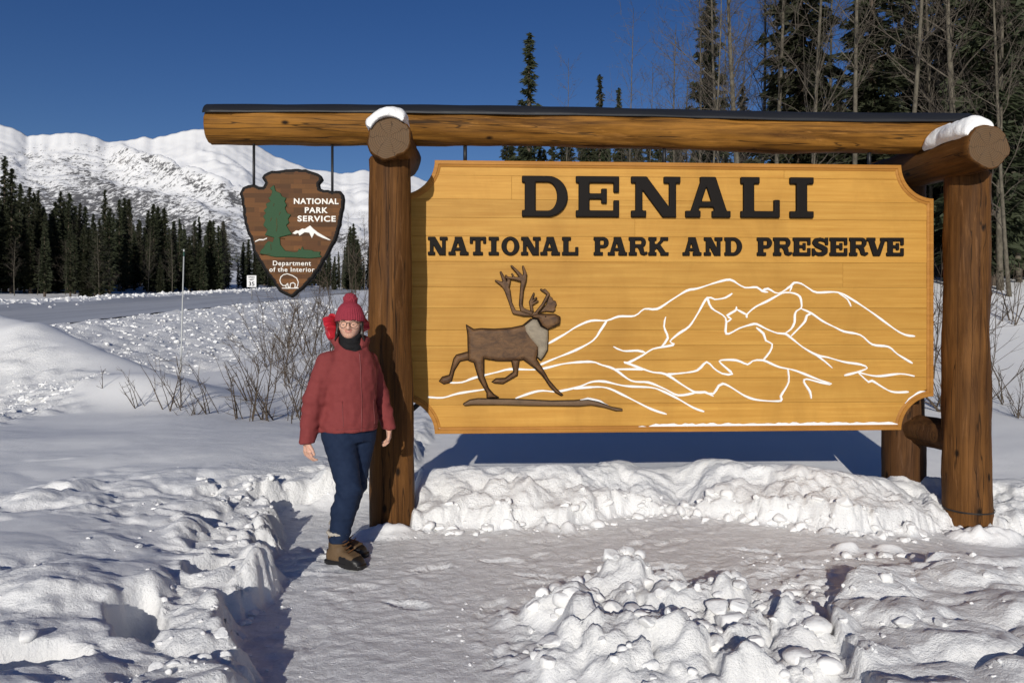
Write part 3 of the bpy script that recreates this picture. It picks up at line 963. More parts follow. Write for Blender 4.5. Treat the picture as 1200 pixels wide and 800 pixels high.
def sign_wood(name, a, b, scale=1.0):
    m = mat(name, a, 0.55, 0.15)
    t = NT(m)
    oi = t.n('ObjectInfo')
    tc = t.n('TexCoord')
    rnd = t.n('CombineXYZ', {'X': t.math('MULTIPLY', oi.outputs['Random'], 37.0), 'Z': t.math('MULTIPLY', oi.outputs['Random'], 91.0)}).outputs['Vector']
    ad = t.n('VectorMath', {0: tc.outputs['Object'], 1: rnd}, operation='ADD').outputs['Vector']
    g1 = t.noise(t.n('Mapping', {'Vector': ad, 'Scale': (0.7 * scale, 10, 22 * scale)}).outputs['Vector'], 1.4, 6, 0.62, 0.5)
    g2 = t.noise(t.n('Mapping', {'Vector': ad, 'Scale': (2.5 * scale, 10, 110 * scale)}).outputs['Vector'], 1.0, 4, 0.6, 0.3)
    g3 = t.noise(t.n('Mapping', {'Vector': ad, 'Scale': (2.2, 2, 5)}).outputs['Vector'], 1.3, 3)
    f = t.math('ADD', t.math('MULTIPLY', g1, 0.7), t.math('MULTIPLY', g2, 0.3))
    c = t.ramp(f, [(0.34, b), (0.5, tuple((p + q) / 2 for p, q in zip(a, b))), (0.64, a)])
    c = t.mix(t.ramp(g3, [(0.45, (0, 0, 0)), (0.8, (0.35, 0.35, 0.35))]), c, tuple(q * 0.9 for q in b))
    hs = t.n('HueSaturation', {'Color': c, 'Value': t.math('ADD', 0.88, t.math('MULTIPLY', oi.outputs['Random'], 0.22))}).outputs['Color']
    geo_ = t.n('NewGeometry').outputs['Position']
    st_ = t.noise(t.n('Mapping', {'Vector': geo_, 'Scale': (1.1, 1.0, 0.5)}).outputs['Vector'], 1.7, 6, 0.65, 0.5)
    hs = t.mix(t.ramp(st_, [(0.46, (0, 0, 0)), (0.72, (0.5, 0.5, 0.5))]), hs, tuple(q * 0.72 for q in b))
    sp_ = t.n('TexVoronoi', {'Vector': geo_, 'Scale': 3.1}).outputs['Distance']
    hs = t.mix(t.ramp(sp_, [(0.012, (0.6, 0.6, 0.6)), (0.03, (0, 0, 0))]), hs, (0.09, 0.04, 0.015))
    t.set('Base Color', hs)
    t.set('Normal', t.bump(f, 0.12, 0.003))
    return m


M_PLANK = sign_wood('board_plank', (0.57, 0.315, 0.070), (0.445, 0.218, 0.040))
M_TRIM = sign_wood('board_trim', (0.46, 0.215, 0.045), (0.33, 0.14, 0.026))
M_BACK = mat('board_backing', (0.18, 0.09, 0.03), 0.7)
M_BLACK = mat('black_letter_paint', (0.011, 0.009, 0.008), 0.65, 0.1)
M_WHITE = mat('white_line_paint', (0.82, 0.81, 0.79), 0.5, 0.3)

board = empty('entrance_sign_board', (P0.x, P0.y, 0), SIGN_A)
tag(board, 'large yellow wooden sign board with scooped corners reading DENALI, caribou and mountain lines', 'sign board')
zB, zT = BD(508, 508)[1], BD(503, 188)[1]
uL, uR = BD(469, 300)[0], BD(1093, 300)[0]
RC = 0.278


def edge_u(z, off=0.0):
    """inset of the side edge at a height, because of the scooped corners (off widens the scoop)"""
    r = RC + off
    e = 0.0
    for zc in (zB, zT):
        d = abs(z - zc)
        if d < r: e = max(e, math.sqrt(r * r - d * d))
    return e


INS = 0.052                                    # width of the trim
rows_px = [194, 210, 237, 258, 279, 308, 337, 361, 386, 404, 421, 442, 471, 503]
rows = [BD(1000, p)[1] for p in rows_px]
rows[0], rows[-1] = zT - INS, zB + INS
rnd = random.Random(3)


def side_pts(z0, z1, side, cut):
    """points down one end of a plank (from z1 to z0)"""
    zs = [z1 + (z0 - z1) * i / 8 for i in range(9)]
    out = []
    for z in zs:
        e = max(INS, edge_u(z, INS * 0.96))
        out.append((uL + e if side < 0 else uR - e, z))
    res = [out[0]]
    for p, q in zip(out[1:-1], out[2:]):
        if abs(p[0] - res[-1][0]) > 1e-4 or abs(q[0] - p[0]) > 1e-4: res.append(p)
    res.append(out[-1])
    return res


for i in range(len(rows) - 1):
    z1, z0 = rows[i] - 0.0006, rows[i + 1] + 0.0006
    cuts = sorted([uL + (uR - uL) * (rnd.uniform(0.2, 0.45)), uL + (uR - uL) * rnd.uniform(0.55, 0.85)])
    cuts = [rnd.choice(cuts)] if rnd.random() < 0.4 else []
    spans = [None] + cuts + [None]
    for j in range(len(spans) - 1):
        L = side_pts(z0, z1, -1, 0) if spans[j] is None else [(spans[j] + 0.0006, z1), (spans[j] + 0.0006, z0)]
        Rr = side_pts(z0, z1, 1, 0) if spans[j + 1] is None else [(spans[j + 1] - 0.0006, z1), (spans[j + 1] - 0.0006, z0)]
        poly = L + Rr[::-1]
        jit = rnd.uniform(-0.0012, 0.0012)
        obj('plank', prism(poly, BF + 0.035, BF + jit, 0.0016).mesh('plank', False, (M_PLANK,)), board)


def outline(off):
    """the outline of the board moved inwards by off, counter-clockwise"""
    pts = []
    for cx, cz, a0 in ((uL, zB, 90), (uR, zB, 180), (uR, zT, 270), (uL, zT, 0)):
        seq = []
        r = RC + off
        m0 = math.asin(min(1, off / r)) if off > 0 else 0
        for k in range(15):
            a = R(a0) - m0 - (math.pi / 2 - 2 * m0) * k / 14
            seq.append((cx + r * math.cos(a), cz + r * math.sin(a)))
        pts += seq
    return pts


O, I2 = outline(0.0), outline(INS)
mb = MB()
n = len(O)
ya, yb = BF - 0.016, BF + 0.05
prof = [(0.0, yb), (0.0, ya + 0.004), (0.004, ya), (0.030, ya), (0.034, ya + 0.007), (0.044, ya + 0.010), (INS, ya + 0.015), (INS, yb)]
rings = []
for off, y in prof:
    rings.append([(p[0], y, p[1]) for p in outline(off)])
v = [p for r_ in rings for p in r_]
f = []
for a in range(len(rings) - 1):
    for k in range(n):
        k2 = (k + 1) % n
        f.append((a * n + k, a * n + k2, (a + 1) * n + k2, (a + 1) * n + k))
mb.add(v, f)
trim = obj('trim', mb.mesh('trim', False, (M_TRIM,)), board)
obj('backing', prism(outline(0.004), BF + 0.075, BF + 0.0505, 0.0).mesh('backing', False, (M_BACK,)), board)
for px in (545, 780, 1022):
    u = BD(px, 190)[0]
    mb = MB(); mb.tube([(u, TB, zT - 0.02), (u, TB, 2.98)], 0.016, 10)
    obj('hanger_rod', mb.mesh('hanger_rod', True, (M_IRON,)), board)


# ---- slab-serif letters (unit height, width w)
def rect(X, Y, x0, x1, y0, y1):
    dx = np.abs(X - (x0 + x1) / 2) - (x1 - x0) / 2
    dy = np.abs(Y - (y0 + y1) / 2) - (y1 - y0) / 2
    return np.minimum(np.maximum(dx, dy), 0) + np.sqrt(np.maximum(dx, 0) ** 2 + np.maximum(dy, 0) ** 2)


def letter_sdf(ch, w, s=0.25, t=0.145):
    """distance field of one letter; s is the stem, t the slab"""
    def U(*a):
        r = a[0]
        for q in a[1:]: r = np.minimum(r, q)
        return r

    def serif(X, Y, x0, x1, top):
        return rect(X, Y, x0, x1, 1 - t, 1) if top else rect(X, Y, x0, x1, 0, t)

    def half_ring(X, Y, x0, x1, y0, y1, th):
        """bowl that closes to the right of x0"""
        ry = (y1 - y0) / 2; rx = x1 - x0
        e = min(ry, rx)
        cx = x1 - e
        d = np.where(X > cx, np.sqrt(((X - cx) * (ry / e)) ** 2 + (Y - (y0 + y1) / 2) ** 2) - ry, np.abs(Y - (y0 + y1) / 2) - ry)
        d = np.maximum(d, x0 - X)
        ry2 = ry - t * 0.92; e2 = max(e - th, 0.05)
        di = np.where(X > cx, np.sqrt(((X - cx) * (ry2 / e2)) ** 2 + (Y - (y0 + y1) / 2) ** 2) - ry2, np.abs(Y - (y0 + y1) / 2) - ry2)
        return np.maximum(d, -di)

    def quad(X, Y, a, b, wd):
        """leaning stem between heights 0 and 1 with horizontal width wd"""
        x = a[0] + (b[0] - a[0]) * (Y - a[1]) / (b[1] - a[1])
        k = 1 / math.sqrt(1 + ((b[0] - a[0]) / (b[1] - a[1])) ** 2)
        d = (np.abs(X - x) - wd / 2) * k
        return np.maximum(d, np.maximum(a[1] - Y, Y - b[1]))

    def f(X, Y):
        e = 0.07
        if ch == 'I': return U(rect(X, Y, w / 2 - s / 2, w / 2 + s / 2, 0, 1), serif(X, Y, 0, w, 1), serif(X, Y, 0, w, 0))
        if ch == 'L': return U(rect(X, Y, e, e + s, 0, 1), serif(X, Y, 0, e + s + 0.14, 1), serif(X, Y, 0, w, 0), rect(X, Y, w - 0.125, w, 0, 0.43))
        if ch == 'E': return U(rect(X, Y, e, e + s, 0, 1), serif(X, Y, 0, w, 1), serif(X, Y, 0, w, 0), rect(X, Y, w - 0.12, w, 0, 0.40), rect(X, Y, w - 0.12, w, 0.62, 1),
                               rect(X, Y, e + s, w * 0.68, 0.45, 0.57), rect(X, Y, w * 0.60, w * 0.71, 0.34, 0.69))
        if ch == 'T': return U(rect(X, Y, w / 2 - s / 2, w / 2 + s / 2, 0, 1), serif(X, Y, 0, w, 1), serif(X, Y, w / 2 - 0.26, w / 2 + 0.26, 0),
                               rect(X, Y, 0, 0.12, 0.66, 1), rect(X, Y, w - 0.12, w, 0.66, 1))
        if ch == 'D': return U(rect(X, Y, e, e + s, 0, 1), serif(X, Y, 0, e + s, 1), serif(X, Y, 0, e + s, 0), half_ring(X, Y, e + s - .05, w, 0, 1, s))
        if ch == 'P': return U(rect(X, Y, e, e + s, 0, 1), serif(X, Y, 0, e + s, 1), serif(X, Y, 0, e + s + 0.16, 0), half_ring(X, Y, e + s - .05, w, 0.42, 1, s))
        if ch == 'R': return U(rect(X, Y, e, e + s, 0, 1), serif(X, Y, 0, e + s, 1), serif(X, Y, 0, e + s + 0.1, 0), half_ring(X, Y, e + s - .05, w * 0.93, 0.46, 1, s),
                               stroke_sdf(X, Y, [(w * 0.58, 0.48), (w * 0.70, 0.34), (w * 0.74, 0.14), (w * 0.86, 0.075), (w * 0.97, 0.12)], [0.09, 0.11, 0.10, 0.07, 0.055]))
        if ch == 'N': return U(rect(X, Y, 0.11, 0.11 + s * 0.62, 0, 1), rect(X, Y, w - 0.11 - s * 0.62, w - 0.11, 0, 1), serif(X, Y, 0, 0.36, 0), serif(X, Y, w - 0.40, w, 1), serif(X, Y, 0, 0.26, 1),
                               quad(X, Y, (w - 0.11 - 0.16, 0), (0.11 + 0.10, 1), 0.33))
        if ch == 'A': return U(quad(X, Y, (0.17, 0), (w / 2 - 0.06, 1), 0.17), quad(X, Y, (w - 0.19, 0), (w / 2 + 0.04, 1), 0.29), serif(X, Y, 0, 0.36, 0), serif(X, Y, w - 0.45, w, 0),
                               rect(X, Y, w * 0.25, w * 0.72, 0.26, 0.38), rect(X, Y, w / 2 - 0.19, w / 2 + 0.13, 0.9, 1))
        if ch == 'V': return U(quad(X, Y, (w / 2 - 0.06, 0), (0.19, 1), 0.29), quad(X, Y, (w / 2 + 0.06, 0), (w - 0.17, 1), 0.17), serif(X, Y, 0, 0.45, 1), serif(X, Y, w - 0.36, w, 1))
        if ch == 'O':
            q = np.sqrt((X - w / 2) ** 2 / (w / 2) ** 2 + (Y - .5) ** 2 / .26) - 1
            q2 = np.sqrt((X - w / 2) ** 2 / (w / 2 - s) ** 2 + (Y - .5) ** 2 / (.5 - t * .8) ** 2) - 1
            return np.maximum(q * 0.5, -q2 * 0.3)
        if ch == 'K': return U(rect(X, Y, e, e + s, 0, 1), serif(X, Y, 0, e + s + .1, 1), serif(X, Y, 0, e + s + .1, 0), serif(X, Y, w - .42, w - .02, 1), serif(X, Y, w - .42, w, 0),
                               quad(X, Y, (e + s - .02, 0.34), (w - .2, 1), .15), quad(X, Y, (w - .2, 0), (w * .42, 0.62), .29))
        if ch == 'S':
            pts = [(w * .93, .70), (w * .80, .86), (w * .5, .93), (w * .24, .86), (w * .17, .72), (w * .3, .59), (w * .6, .47), (w * .82, .36), (w * .82, .2), (w * .66, .1), (w * .42, .07), (w * .2, .14), (w * .08, .3)]
            return U(stroke_sdf(X, Y, pts, [.05, .06, .075, .10, .115, .12, .125, .12, .115, .10, .075, .06, .05]), rect(X, Y, w * .86, w * .98, .62, 1), rect(X, Y, w * .02, w * .14, 0, .38))
    return f


def put_letter(ch, x0, x1, yt, yb, depth):
    u0, zt = BD(x0, yt); u1, zb = BD(x1, yb)
    H = zt - zb; w = (u1 - u0) / H
    f = letter_sdf(ch, w)
    bold = 0.012 if H > 0.2 else 0.028
    g = lambda U, Z: (f((U - u0) / H, (Z - zb) / H) - bold) * H
    h = max(H / 52, 0.0035)
    me = relief('letter_' + ch, g, (u0, u1, zb, zt), h, BF + 0.004, BF - depth, 0.008 if H > 0.2 else 0.004, (M_BLACK,), smooth=False)
    obj('letter', me, board)


for ch, a, b in (('D', 612, 664.5), ('E', 675, 724.5), ('N', 739.5, 796), ('A', 803, 854.5), ('L', 867.5, 912), ('I', 925, 951.5)):
    put_letter(ch, a, b, 207.0 + (a - 612) * 0.006, 254.2 + (a - 612) * 0.004, 0.032)
for ch, a, b in (('N', 502, 524), ('A', 526, 548.5), ('T', 551, 569), ('I', 573, 584), ('O', 588, 608), ('N', 611, 633), ('A', 633.5, 655.5), ('L', 659, 677), ('P', 696, 712.5), ('A', 712.5, 734),
                 ('R', 737, 757.5), ('K', 760, 782.5), ('A', 800, 821), ('N', 825, 845.5), ('D', 849, 868.5), ('P', 887, 903.5), ('R', 906, 926.5), ('E', 929, 948.5), ('S', 951, 969.5), ('E', 972, 991.5),
                 ('R', 995, 1015.5), ('V', 1015.5, 1038.5), ('E', 1038.5, 1057.5)):
    put_letter(ch, a, b, 278.0 + (a - 502) * 0.0022, 298.6 + (a - 502) * 0.002, 0.02)

# ---- mountain lines
LINES = [
    [(642.5, 402.5), (662.5, 391), (675, 383), (692.5, 375.8), (711, 375.5), (725, 370.8), (743.8, 370), (755, 362), (770, 362), (787.5, 351), (805, 340.5), (817.5, 338), (840, 330.8), (855.3, 327.7), (864, 332.3), (873, 337), (886.7, 336.6), (893, 341), (900, 342.3)],
    [(893.3, 340.3), (900, 338.3), (912, 343.7), (926.7, 335), (930.7, 331.3), (938.7, 332.3), (949.3, 339), (957.3, 342.7), (981.5, 342.5), (997, 350), (1022, 366.4), (1055, 389.8), (1072, 393.9)],
    [(875.3, 372.3), (875.3, 368.3), (885, 359.7), (898.7, 353), (912, 345.7), (920, 342.7), (930.7, 343.7), (937.3, 347.7), (939, 355), (938.7, 361), (933.3, 364.3), (931.3, 369.7), (931, 377.7), (926.7, 385.7), (918.7, 391)],
    [(982, 343), (993, 351), (997, 359)], [(925.3, 341.3), (928, 335.5)],
    [(938.7, 361.7), (950.7, 367), (964, 376.3), (980, 384.3), (989, 388.4), (1008, 392.5), (1022, 403.5), (1041, 406.3), (1051, 414.5), (1069, 425.5)],
    [(950.7, 367.7), (945.3, 369.7), (943.3, 376.3), (934.7, 385.7), (926.7, 393.7)],
    [(828.8, 348.8), (833.8, 361), (850, 372.5), (851, 391), (866.7, 384.3), (880, 380.3), (886.7, 379.7), (897, 385), (910.7, 390.3), (920, 391), (926.7, 395.7), (941, 407), (957.3, 416), (969.8, 418.6), (989, 424), (1008, 426.9), (1016, 431), (1004, 436), (989, 439.8)],
    [(956, 415.9), (966, 423), (975, 431)], [(1005.5, 436), (1027.5, 440.6), (1055, 437.9), (1071.5, 440.6)], [(1005.5, 436.5), (1018, 447.5), (1022, 446), (1044, 458.5), (1064.6, 459)],
    [(850.7, 377.7), (856.7, 373.7), (852, 369.7), (862, 363.7), (862.7, 359)], [(862.7, 362.3), (875.3, 369)],
    [(886, 383.7), (894.7, 391), (897.3, 399), (904.7, 403), (902, 412.3), (894, 422)],
    [(780, 438.7), (799, 437), (817, 433.8), (828, 424), (836, 431), (846, 437.5), (858, 437.9), (844.6, 425.5), (844.6, 422), (862.5, 422), (876, 426.9), (881.8, 422.8), (894, 422), (912, 429.6), (931, 433.8), (956, 443.4), (973.9, 449.7), (961.5, 448), (945, 444), (942, 447.5), (949, 458.5), (950.5, 466.8)],
    [(923, 432), (924, 447.5), (914.8, 464), (914.8, 469.5), (890, 468.7), (873.5, 464), (847, 449.4), (836, 461), (826, 459.3)],
    [(718.8, 406), (730, 411), (747.5, 410.8), (756, 413)], [(780, 371), (778, 382.5), (782.5, 396), (775, 406)],
    [(731, 423.8), (736, 425), (755, 415), (765, 408.8), (785, 405), (790, 403), (785, 400), (795, 391), (807.5, 382.5), (817.5, 367.5), (828.8, 348.8), (837.5, 350.8), (850, 348.8), (858, 343.8)],
    [(731, 423.8), (750, 431), (765, 436), (780, 438.3), (800, 451), (815, 459.5), (826, 459.3), (836, 464)],
    [(632.5, 427.5), (650, 420), (675, 410), (695, 398.8), (702.5, 388.8), (711, 376)],
    [(501.5, 465), (518.8, 465.8), (537.5, 460.8), (568.8, 456)],
    [(527, 448.3), (541.7, 447.7), (556, 442.5), (583, 435.8), (598, 432.5), (625, 433), (640, 431), (662.5, 425.8), (692.5, 423.8), (705, 427.5), (720, 432.5), (740, 446), (760, 448), (780, 456), (795, 463), (815, 460)],
    [(720, 432.5), (745, 432.5), (756, 432.5)],
    [(604, 466.5), (631, 458), (650, 458.8), (660, 457.5), (680, 452.5), (692.5, 447.5), (707.5, 446.8), (732.5, 452), (762.5, 453.8), (775, 457.5), (792.5, 466), (812.5, 477.5), (825, 482)],
    [(672.5, 455.5), (687.5, 453.8), (710, 454), (732.5, 463.8), (762.5, 478.8), (781, 485)],
]
rl = random.Random(11)
for li, ln in enumerate(LINES):
    pts = [Vector(BD(*p)) for p in ln]
    # smooth a little with a spline through the points
    sm = []
    for i in range(len(pts) - 1):
        p0, p1, p2, p3 = pts[max(i - 1, 0)], pts[i], pts[i + 1], pts[min(i + 2, len(pts) - 1)]
        k = max(2, int((p2 - p1).length / 0.03))
        for j in range(k):
            q = j / k
            sm.append(0.5 * ((2 * p1) + (p2 - p0) * q + (2 * p0 - 5 * p1 + 4 * p2 - p3) * q * q + (3 * p1 - p0 - 3 * p2 + p3) * q ** 3))
    sm.append(pts[-1])
    v, f = [], []
    yo = BF - 0.005 - 0.0004 * (li % 9)
    for i, p in enumerate(sm):
        d = (sm[min(i + 1, len(sm) - 1)] - sm[max(i - 1, 0)]).normalized()
        nrm = Vector((-d.y, d.x))
        w = 0.0092 + 0.0022 * math.sin(i * 0.7 + li) + rl.uniform(-0.001, 0.001)
        if i in (0, len(sm) - 1): w *= 0.6
        a, b = p + nrm * w, p - nrm * w
        a2, b2 = p + nrm * (w * 0.7), p - nrm * (w * 0.7)
        v += [(a.x, BF + 0.002, a.y), (a2.x, yo, a2.y), (b2.x, yo, b2.y), (b.x, BF + 0.002, b.y)]
        if i:
            o_ = 4 * i
            for k in range(3): f.append((o_ - 4 + k, o_ - 3 + k, o_ + k + 1, o_ + k))
    f += [(0, 1, 2, 3), (4 * len(sm) - 1, 4 * len(sm) - 2, 4 * len(sm) - 3, 4 * len(sm) - 4)]
    mb = MB(); mb.add(v, f)
    obj('ridge_line', mb.mesh('ridge_line', False, (M_WHITE,)), board)

# ---- caribou
def brown_mat(name, a, b):
    m = mat(name, a, 0.55, 0.3)
    t = NT(m)
    c = t.mix(t.ramp(t.noise(t.coords((5, 5, 9)), 2.2, 6, 0.7, 0.6), [(0.32, (0, 0, 0)), (0.68, (1, 1, 1))]), a, b)
    t.set('Base Color', c)
    t.set('Normal', t.bump(t.noise(t.coords((30, 30, 50)), 2.0, 5, 0.7), 0.5, 0.006))
    return m


M_CARIBOU = brown_mat('caribou_brown', (0.048, 0.022, 0.009), (0.155, 0.078, 0.030))
M_CARIBOU2 = brown_mat('caribou_tan', (0.10, 0.060, 0.030), (0.16, 0.095, 0.05))
M_MANE = brown_mat('caribou_grey', (0.30, 0.25, 0.18), (0.17, 0.14, 0.10))
M_LINE = mat('dark_outline', (0.016, 0.009, 0.006), 0.6)
caribou = obj('caribou', bpy.data.meshes.new('caribou'), board)


def carve(name, poly, depth, mats, parent, rnd_=0.034, edge=0.009, h=0.0055, base=0.0):
    P = [BD(*p) for p in poly]
    us_, zs_ = [p[0] for p in P], [p[1] for p in P]
    me = relief(name, lambda U, Z: poly_sdf(U, Z, P) + 0.0015, (min(us_), max(us_), min(zs_), max(zs_)), h, BF + 0.004 - base, BF - depth, rnd_, mats, edge)
    if parent is caribou and name == 'caribou':
        caribou.data = me
        return caribou
    return obj(name, me, parent)


CB = (M_CARIBOU, M_LINE)
carve('caribou', [(545.4, 379), (549.5, 381.5), (555.3, 385), (563.8, 384), (579.4, 384.7), (599.2, 383.3), (612, 380.5), (622, 372.3), (631, 378), (634, 404), (629, 420), (631, 423), (638.5, 435), (643.8, 444.6),
                  (652.8, 455), (660.5, 462.3), (657.3, 464), (650, 460), (643.3, 453), (635.4, 441), (625, 431), (612.5, 421.7), (609, 422.5), (598, 423.3), (583, 423.3), (573, 421.7), (567.8, 420.6), (567.9, 440.4),
                  (573, 454), (579, 461), (586.5, 465.8), (569.8, 466.6), (569.6, 460), (560.4, 444.6), (554.6, 424.8), (548, 422.5), (547.5, 404), (547.3, 392.5)], 0.045, CB, caribou)
carve('leg', [(552, 421.5), (539.6, 423.8), (533.3, 434), (530, 446.7), (527, 449), (519.8, 450.6), (513.6, 446.7), (517.7, 440.8), (526, 438.6), (531, 419.6), (534.4, 415), (546.9, 411.5), (551, 412)], 0.034, CB, caribou)
carve('leg', [(598, 420), (601, 435), (591.7, 442), (581, 442.5), (575, 447.3), (579, 449.6), (589.6, 450.4), (607, 440.4), (609.6, 420)], 0.034, CB, caribou)
carve('mane', [(613, 380.8), (623.3, 372.6), (629.7, 373.2), (634.2, 381.5), (642.7, 386), (642.9, 392.5), (642, 410), (638, 417), (633.3, 422.9), (628.3, 418.5), (628.6, 407), (620, 397), (614, 388)], 0.055, (M_MANE, M_LINE), caribou)
carve('head', [(622.5, 369), (630, 366.6), (639, 367.2), (650.2, 367.4), (656.8, 370.9), (656.4, 379), (650.2, 383.2), (645, 385), (640.8, 387), (634, 382), (629.5, 374), (623, 372.5)], 0.058, CB, caribou)


def strokes(name, paths, depth, mats, parent, h=0.0035):
    """several thick strokes carved as one piece; each path is a list of (px, py, half-width in px)"""
    k = 5.95 / F
    Q = [([BD(p[0], p[1]) for p in pa], [p[2] * k for p in pa]) for pa in paths]
    us_ = [p[0] for q in Q for p in q[0]]; zs_ = [p[1] for q in Q for p in q[0]]
    def f2(U, Z):
        d = 1e9
        for pts, ws in Q: d = np.minimum(d, stroke_sdf(U, Z, pts, ws))
        return d
    me = relief(name, f2, (min(us_) - .03, max(us_) + .03, min(zs_) - .03, max(zs_) + .03), h, BF + 0.004, BF - depth, 0.01, mats, 0.0038)
    return obj(name, me, parent)


c1 = lambda x, y, w: (500 + x * 0.14167, 300 + y * 0.14167, w)
strokes('antler', [[c1(905, 480, 2.6), c1(800, 478, 2.8), c1(722, 462, 2.6), c1(690, 380, 2.0), c1(665, 280, 3.6), c1(640, 240, 3.4), c1(570, 205, 1.0)],
                   [c1(655, 260, 3.4), c1(640, 200, 2.4), c1(612, 135, 1.3)], [c1(665, 245, 3), c1(680, 205, 2.0), c1(655, 165, 1.3)]], 0.04, CB, caribou)
strokes('antler', [[c1(860, 470, 2.4), c1(790, 445, 2.6), c1(775, 400, 2.0), c1(785, 280, 2.1), c1(800, 200, 3.2), c1(812, 150, 2.2), c1(795, 88, 1.1)], [c1(790, 195, 3), c1(720, 185, 1.7), c1(655, 180, 1.3)],
                   [c1(790, 185, 2.8), c1(745, 130, 1.8), c1(700, 85, 1.2)], [c1(720, 180, 1.2), c1(705, 150, 1.0)]], 0.05, CB, caribou)
carve('antler', [c1(925, 470, 0)[:2], c1(985, 400, 0)[:2], c1(1010, 325, 0)[:2], c1(1040, 345, 0)[:2], c1(1045, 362, 0)[:2], c1(1068, 372, 0)[:2], c1(1076, 400, 0)[:2], c1(1062, 425, 0)[:2], c1(1066, 445, 0)[:2], c1(1045, 466, 0)[:2], c1(990, 460, 0)[:2]],
      0.03, CB, caribou, 0.008, 0.004, 0.0035)
strokes('antler', [[c1(905, 470, 1.8), c1(960, 400, 1.7), c1(1005, 315, 1.8), c1(945, 278, 1.2)], [c1(1005, 315, 1.8), c1(975, 280, 1.3)], [c1(870, 455, 1.8), c1(858, 380, 2.0), c1(885, 308, 0.9)], [c1(865, 400, 1.7), c1(915, 372, 1.2)],
                   [c1(868, 380, 1.5), c1(905, 345, 1.0)]], 0.036, CB, caribou)
carve('carved_log', [(541.7, 472.7), (550, 467.5), (560, 465.8), (604, 466.5), (646, 468.5), (673, 468), (687.5, 467), (700, 469.6), (716.7, 475.8), (729, 478), (729, 480.5), (721, 480.8), (708, 476.9), (691.7, 474), (677, 475.4), (625, 474.8), (583, 473.8), (552, 473.8), (543.8, 474.8)],
      0.05, (M_CARIBOU2, M_LINE), caribou, 0.016, 0.004)
# eye, nostril and hooves of the caribou
for nm, q in (('eye', (638.5, 370.8, 0.007)), ('nostril', (654.6, 373.5, 0.005))):
    u, z = BD(q[0], q[1])
    obj(nm, relief(nm, lambda U, Z: np.sqrt((U - u) ** 2 + (Z - z) ** 2) - q[2], (u - .02, u + .02, z - .02, z + .02), 0.002, BF - 0.054, BF - 0.062, 0.003, (M_LINE,)), caribou)

for pa in ([(573, 392, .55), (571, 402, .6), (568.5, 412, .6), (566, 420, .5)], [(598, 413, .4), (606, 415, .6), (611, 419, .6)], [(567, 413, .4), (580, 421.5, .5)], [(556, 426, .4), (560, 438, .4), (566, 452, .4)], [(614, 418, .4), (628, 431, .4), (640, 446, .4)], [(640, 381, .5), (648, 381.5, .5), (655, 379, .4)]):
    strokes('carved_line', [pa], 0.0595 if pa[0][0] == 640 else 0.0465, (M_LINE, M_LINE), caribou, 0.002)

# ---- snow lying on the carved log and on the bottom trim
def snow_strip(name, pts, w, parent, y_back, y_front, seed):
    """a thin uneven roll of snow along points (u,z)"""
    P = [Vector(p) for p in pts]
    mb = MB(); rs = random.Random(seed)
    full = []
    for i in range(len(P) - 1):
        k = max(1, int((P[i + 1] - P[i]).length / 0.03))
        full += [P[i].lerp(P[i + 1], j / k) for j in range(k)]
    full.append(P[-1])
    n = 7
    v, f = [], []
    for i, p in enumerate(full):
        e = min(1, i / 2, (len(full) - 1 - i) / 2) * 0.9 + 0.1
        hgt = w * e * (1 + 0.35 * rs.uniform(-1, 1))
        for k in range(n):
            a = math.pi * k / (n - 1)
            v.append((p.x, (y_back + y_front) / 2 - (y_back - y_front) / 2 * math.cos(a), p.y - 0.002 + hgt * math.sin(a)))
        if i:
            for k in range(n - 1): f.append(((i - 1) * n + k, i * n + k, i * n + k + 1, (i - 1) * n + k + 1))
    mb.add(v, f)
    return obj(name, mb.mesh(name, True, (M_SNOW,)), parent)


zi = zB + INS
snow_strip('snow_ledge', [(BD(760, 500)[0], zi - 0.004), (BD(1053, 500)[0], zi - 0.004)], 0.020, board, BF, BF - 0.012, 1)
snow_strip('snow_ledge', [(BD(748, 500)[0], zi - 0.006), (BD(757, 500)[0], zi - 0.006)], 0.012, board, BF, BF - 0.010, 2)
snow_strip('snow_ledge', [(BD(511, 500)[0], zi - 0.004), (BD(516, 500)[0], zi - 0.004)], 0.015, board, BF, BF - 0.010, 3)
arc = [(uR - (RC + INS) * math.cos(R(a)), zB + (RC + INS) * math.sin(R(a))) for a in range(42, 82, 4)]
snow_strip('snow_ledge', arc, 0.014, board, BF, BF - 0.012, 4)
snow_strip('snow_ledge', [BD(679, 467.5), BD(688, 466.6), BD(700, 469), BD(712, 473.5)], 0.012, board, BF - 0.01, BF - 0.048, 5)

# ------------------------------------------------------------------ the hanging arrowhead
TA = TB
arrow = empty('arrowhead_sign', (P0.x, P0.y, 0), SIGN_A)
tag(arrow, 'brown arrowhead-shaped park service sign with green tree hanging from the beam\'s left end', 'hanging sign')
AF = TA - 0.035


def AD(cx, cy):
    """from the enlarged view of the arrowhead to the plane of the sign"""
    return BD(275 + cx * 0.2061, 190 + cy * 0.2061, AF)


